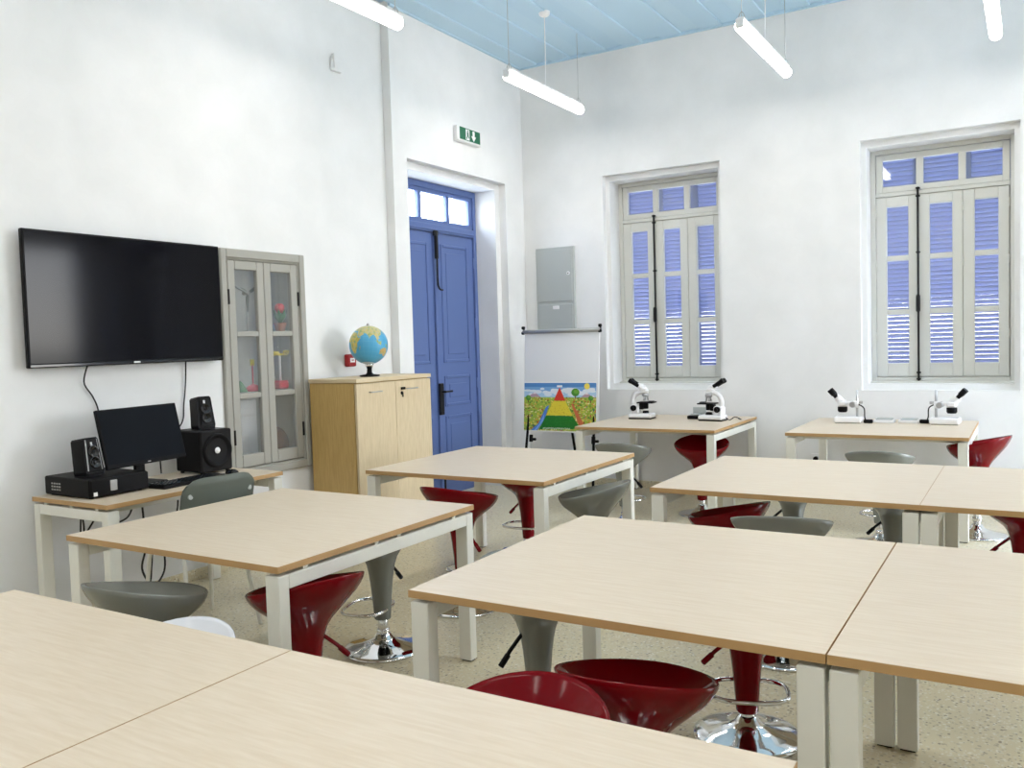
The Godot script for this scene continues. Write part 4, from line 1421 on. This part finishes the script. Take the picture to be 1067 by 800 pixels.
func build_flip_chart() -> void:
	var t := thing("flip_chart", "white flip chart easel with black tripod legs in the corner", "easel", Vector3(0.69, 0, 0.43), deg_to_rad(1))
	var W := 0.80
	var lean := Transform3D(Basis(Vector3.RIGHT, deg_to_rad(-5)), Vector3(0, 0.60, 0.05))
	# local to the board: y from 0 (foot) to 0.98
	var st := mb()
	span(st, Vector3(-W / 2, -0.03, -0.02), Vector3(W / 2, 0.94, 0.0), 0.003, lean)
	obj("board", st, M.board, t)
	st = mb()
	var r0 := lean * Vector3(-W / 2 - 0.015, 0.945, 0.012)
	var r1 := lean * Vector3(W / 2 + 0.015, 0.945, 0.012)
	cyl(st, r0, r1, 0.02, -1, 18)
	obj("clamp_rail", st, M.silver, t)
	for s in [-1.0, 1.0]:
		st = mb()
		for y in [0.935, 0.985]:
			var p := lean * Vector3(s * (W / 2 + 0.012), y, 0.012)
			cyl(st, p - Vector3(0.014, 0, 0), p + Vector3(0.014, 0, 0), 0.016, -1, 12)
		bx(st, Vector3(s * (W / 2 + 0.012), 0.96, 0.0), Vector3(0.014, 0.06, 0.02), 0.004, lean)
		obj("rail_knob", st, M.black, t)
	for k in 3:
		st = mb()
		var x: float = [-0.33, 0.34, 0.0][k]
		if k < 2:
			cyl(st, lean * Vector3(x, 0.5, -0.035), Vector3(x * 1.12, 0.0, 0.16), 0.013, -1, 10)
			var q := lean * Vector3(x, -0.06, -0.03)
			cyl(st, q, q - Vector3(0, 0.07, -0.01), 0.019, -1, 12)
			cyl(st, q - Vector3(-0.015, 0.045, 0), q - Vector3(-0.05, 0.045, 0), 0.014, -1, 10)
		else:
			cyl(st, lean * Vector3(x, 0.6, -0.04), Vector3(0.0, 0.0, -0.36), 0.013, -1, 10)
		obj("leg", st, M.black, t)
	# sheets: plain top and the printed poster that hangs over its lower half
	var pa := thing("paper_pad", "white paper sheet clamped on the flip chart", "paper", Vector3(0.69, 0, 0.43), deg_to_rad(1))
	st = mb()
	span(st, Vector3(-W / 2 + 0.012, 0.40, 0.002), Vector3(W / 2 - 0.012, 0.93, 0.0045), 0.0, lean)
	obj("sheet", st, M.board, pa)
	var po := thing("food_pyramid_poster", "colourful poster of a red, yellow and green food pyramid", "poster", Vector3(0.69, 0, 0.43), deg_to_rad(1))
	st = mb()
	st.set_smooth_group(-1)
	var a := lean * Vector3(-W / 2 + 0.008, -0.028, 0.0075)
	var b := lean * Vector3(W / 2 - 0.02, -0.028, 0.0075)
	var c := lean * Vector3(W / 2 - 0.02, 0.455, 0.0075)
	var d := lean * Vector3(-W / 2 + 0.008, 0.455, 0.0075)
	tri(st, a, d, c, Vector2(0, 1), Vector2(0, 0), Vector2(1, 0))
	tri(st, a, c, b, Vector2(0, 1), Vector2(1, 0), Vector2(1, 1))
	obj("print", st, M.poster, po)
	st = mb()
	span(st, Vector3(-W / 2 + 0.008, -0.028, 0.0045), Vector3(W / 2 - 0.02, 0.455, 0.0072), 0.0, lean)
	obj("backing", st, M.paper, po)

func build_microscopes() -> void:
	var st: SurfaceTool
	# compound microscopes: eyepieces lean to -x over the limb, the stage is towards +x
	var m := thing("microscope", "tall white microscope with black eyepieces, the one near the flip chart", "microscope", Vector3(1.53, TH, 0.46), deg_to_rad(4), "compound microscopes")
	st = mb()
	bx(st, Vector3(0.0, 0.03, 0), Vector3(0.22, 0.042, 0.15), 0.012)
	bx(st, Vector3(-0.06, 0.085, 0), Vector3(0.085, 0.085, 0.09), 0.014)
	obj("base", st, M.white, m)
	st = mb()
	bx(st, Vector3(0.0, 0.006, 0), Vector3(0.215, 0.012, 0.145), 0.004)
	obj("foot_pad", st, M.black, m)
	st = mb()
	var rows := []
	for p in curve([Vector3(-0.075, 0.11, 0), Vector3(-0.082, 0.165, 0), Vector3(-0.06, 0.215, 0), Vector3(-0.02, 0.24, 0), Vector3(0.03, 0.245, 0)], 0.015):
		rows.append(p)
	tube(st, rows, 0.021, 12)
	bx(st, Vector3(0.02, 0.247, 0), Vector3(0.085, 0.035, 0.06), 0.012)
	obj("arm", st, M.white, m)
	st = mb()
	lathe(st, [[0, 0.262], [0.038, 0.262], [0.038, 0.272], [0.03, 0.285], [0, 0.29]], 20, Transform3D(Basis.IDENTITY, Vector3(0.015, 0, 0)))
	cyl(st, Vector3(0.025, 0.275, 0), Vector3(-0.035, 0.305, 0), 0.028, 0.025, 16)
	obj("head", st, M.white, m)
	for s in [-1.0, 1.0]:
		st = mb()
		cyl(st, Vector3(-0.02, 0.297, s * 0.028), Vector3(-0.085, 0.337, s * 0.028), 0.016, 0.018, 14)
		cyl(st, Vector3(-0.083, 0.336, s * 0.028), Vector3(-0.108, 0.352, s * 0.028), 0.021, 0.022, 14)
		obj("eyepiece", st, M.black, m)
	st = mb()
	lathe(st, [[0, 0.2], [0.03, 0.205], [0.033, 0.222], [0.02, 0.232], [0, 0.232]], 18, Transform3D(Basis.IDENTITY, Vector3(0.035, 0, 0)))
	obj("nosepiece", st, M.steel, m)
	for k in 3:
		st = mb()
		var a := TAU * k / 3.0
		cyl(st, Vector3(0.035 + cos(a) * 0.016, 0.207, sin(a) * 0.016), Vector3(0.035 + cos(a) * 0.025, 0.166, sin(a) * 0.025), 0.009, 0.006, 10)
		obj("objective", st, M.steel, m)
	st = mb()
	bx(st, Vector3(0.045, 0.148, 0), Vector3(0.15, 0.012, 0.13), 0.003)
	bx(st, Vector3(0.09, 0.152, 0.0), Vector3(0.05, 0.02, 0.05), 0.004)
	obj("stage", st, M.black, m)
	st = mb()
	cyl(st, Vector3(0.035, 0.09, 0), Vector3(0.035, 0.143, 0), 0.026, -1, 16)
	bx(st, Vector3(0.0, 0.115, 0), Vector3(0.04, 0.06, 0.05), 0.006)
	lathe(st, [[0, 0.05], [0.03, 0.05], [0.026, 0.072], [0, 0.074]], 16, Transform3D(Basis.IDENTITY, Vector3(0.035, 0, 0)))
	obj("condenser", st, M.black, m)
	for s in [-1.0, 1.0]:
		st = mb()
		cyl(st, Vector3(-0.062, 0.1, s * 0.045), Vector3(-0.062, 0.1, s * 0.075), 0.026, -1, 18)
		cyl(st, Vector3(-0.062, 0.1, s * 0.075), Vector3(-0.062, 0.1, s * 0.09), 0.014, -1, 14)
		obj("focus_knob", st, M.black, m)
	dup(m, "tall white microscope with its black eyepieces leaning towards the other window", Vector3(2.2, TH, 0.49), deg_to_rad(176))
	# adapter and slide box behind the second one
	var sb := thing("slide_box", "small black and clear slide box behind the tall microscope", "box", Vector3(2.02, TH, 0.36))
	st = mb()
	bx(st, Vector3(0, 0.015, 0), Vector3(0.16, 0.03, 0.12), 0.006)
	obj("tray", st, M.black, sb)
	st = mb()
	bx(st, Vector3(0, 0.06, -0.05), Vector3(0.12, 0.08, 0.012), 0.004)
	bx(st, Vector3(-0.02, 0.036, 0.0), Vector3(0.08, 0.014, 0.06), 0.004)
	obj("lid", st, M.panelgrey, sb)
	st = mb()
	tube(st, curve([Vector3(2.315, TH + 0.03, 0.50), Vector3(2.345, TH + 0.008, 0.48), Vector3(2.38, TH + 0.03, 0.44), Vector3(2.42, TH + 0.006, 0.40), Vector3(2.38, TH + 0.005, 0.34)], 0.012), 0.004, 6)
	tag(obj("microscope_cable", st, M.cable), "short dark cable behind the tall microscope near the table end", "cable")
	# stereo microscopes: eyepieces lean to -x, base runs to +x, pillar in the middle
	var s := thing("stereo_microscope", "low white stereo microscope leaning towards the flip chart side", "microscope", Vector3(3.28, TH, 0.41), deg_to_rad(3), "stereo microscopes")
	st = mb()
	bx(st, Vector3(0.02, 0.028, 0), Vector3(0.21, 0.05, 0.15), 0.01)
	obj("base", st, M.white, s)
	st = mb()
	bx(st, Vector3(0.02, 0.005, 0), Vector3(0.19, 0.01, 0.13), 0.002)
	obj("foot_pad", st, M.black, s)
	st = mb()
	cyl(st, Vector3(0.085, 0.05, 0), Vector3(0.085, 0.265, 0), 0.0095, -1, 12)
	obj("pillar", st, M.steel, s)
	st = mb()
	bx(st, Vector3(0.075, 0.15, 0), Vector3(0.05, 0.055, 0.05), 0.01)
	bx(st, Vector3(0.03, 0.158, 0), Vector3(0.07, 0.028, 0.03), 0.008)
	obj("bracket", st, M.white, s)
	st = mb()
	for k in [-1.0, 1.0]:
		cyl(st, Vector3(0.055, 0.15, k * 0.025), Vector3(0.055, 0.15, k * 0.06), 0.024, -1, 18)
	cyl(st, Vector3(0.1, 0.165, 0), Vector3(0.13, 0.165, 0), 0.012, -1, 12)
	obj("focus_knob", st, M.steel, s)
	st = mb()
	bx(st, Vector3(-0.025, 0.155, 0), Vector3(0.075, 0.05, 0.075), 0.014)
	cyl(st, Vector3(-0.025, 0.16, 0), Vector3(-0.075, 0.215, 0), 0.03, 0.027, 16)
	obj("head", st, M.white, s)
	st = mb()
	lathe(st, [[0, 0.085], [0.03, 0.085], [0.038, 0.098], [0.038, 0.128], [0, 0.13]], 20, Transform3D(Basis.IDENTITY, Vector3(-0.025, 0, 0)))
	obj("objective", st, M.black, s)
	for k in [-1.0, 1.0]:
		st = mb()
		cyl(st, Vector3(-0.068, 0.207, k * 0.026), Vector3(-0.088, 0.23, k * 0.026), 0.016, -1, 14)
		cyl(st, Vector3(-0.085, 0.227, k * 0.026), Vector3(-0.122, 0.268, k * 0.026), 0.021, 0.022, 14)
		obj("eyepiece", st, M.black, s)
	st = mb()
	tube(st, curve([Vector3(0.10, 0.15, 0.02), Vector3(0.14, 0.12, 0.03), Vector3(0.145, 0.05, 0.03), Vector3(0.16, 0.012, 0.02), Vector3(0.19, 0.012, 0.0)], 0.012), 0.005, 6)
	bx(st, Vector3(0.17, 0.016, 0.02), Vector3(0.07, 0.03, 0.03), 0.006)
	obj("cable", st, M.black, s)
	dup(s, "low white stereo microscope leaning towards the red stool at the table end", Vector3(4.02, TH, 0.37), deg_to_rad(177))
	for q in [[3.56, 0.33, "flat white tray beside the stereo microscope near the flip chart side"], [3.74, 0.31, "flat white tray beside the stereo microscope near the red stool"]]:
		var tr := thing("white_tray", q[2], "tray", Vector3(q[0], TH, q[1]), 0.0, "white trays")
		st = mb()
		bx(st, Vector3(0, 0.012, 0), Vector3(0.15, 0.024, 0.13), 0.004)
		obj("tray_body", st, M.white, tr)
		st = mb()
		bx(st, Vector3(0, 0.028, 0), Vector3(0.12, 0.012, 0.10), 0.003)
		obj("lid", st, M.panelgrey, tr)

# ------------------------------------------------------------------
func _ready() -> void:
	rng.seed = 77
	# camera
	var cam := Camera3D.new()
	cam.name = "camera"
	cam.fov = rad_to_deg(2.0 * atan(400.0 / 902.23))
	cam.near = 0.05
	cam.far = 200.0
	var rt := Vector3(0.85679431, -0.02962405, -0.51480669)
	var up := Vector3(-0.00060051, 0.99829045, -0.05844508)
	cam.transform = Transform3D(Basis(rt, up, rt.cross(up)).orthonormalized(), Vector3(4.5809, 1.4665, 7.7985))
	add_child(cam)
	cam.current = true
	# sky and exposure
	var env := Environment.new()
	env.background_mode = Environment.BG_SKY
	var psky := ProceduralSkyMaterial.new()
	psky.sky_top_color = Color(0.78, 0.85, 0.95)
	psky.sky_horizon_color = Color(0.98, 0.97, 0.95)
	psky.ground_horizon_color = Color(0.85, 0.85, 0.83)
	psky.ground_bottom_color = Color(0.7, 0.69, 0.66)
	psky.sky_energy_multiplier = 4.2
	psky.ground_energy_multiplier = 2.8
	var sky := Sky.new()
	sky.sky_material = psky
	env.sky = sky
	env.tonemap_mode = Environment.TONE_MAPPER_LINEAR
	env.tonemap_exposure = 0.905
	env.sdfgi_enabled = true
	env.ssao_enabled = true
	env.ssil_enabled = true
	var we := WorldEnvironment.new()
	we.name = "world_environment"
	we.environment = env
	add_child(we)
	make_materials()
	# lamps: rows running towards the window wall
	var xs := [1.03, 2.88, 4.35, 6.15]
	var zs := [[0.55, 1.85], [3.2, 4.5], [5.85, 7.15], [8.2, 9.5]]
	var rown := ["over the blue door side", "over the first window's table", "over the second window", "by the right wall"]
	var far := ["nearest the window wall", "second from the window wall", "third from the window wall", "farthest from the window wall"]
	for j in zs.size():
		for i in xs.size():
			tube_lamp(xs[i], 3.55, zs[j][0], zs[j][1], "hanging white tube lamp %s, %s" % [rown[i], far[j]])
	build_shell()
	for i in WINS.size():
		build_window(i + 1, WINS[i][0], WINS[i][1])
		build_shutter(i + 1, WINS[i][0], WINS[i][1])
	build_door()
	build_tables()
	build_desk()
	build_cabinet()
	build_stools()
	build_television()
	build_display_cupboard()
	build_flip_chart()
	build_chair()
	build_computer()
	build_globe()
	build_wall_fittings()
	build_microscopes()
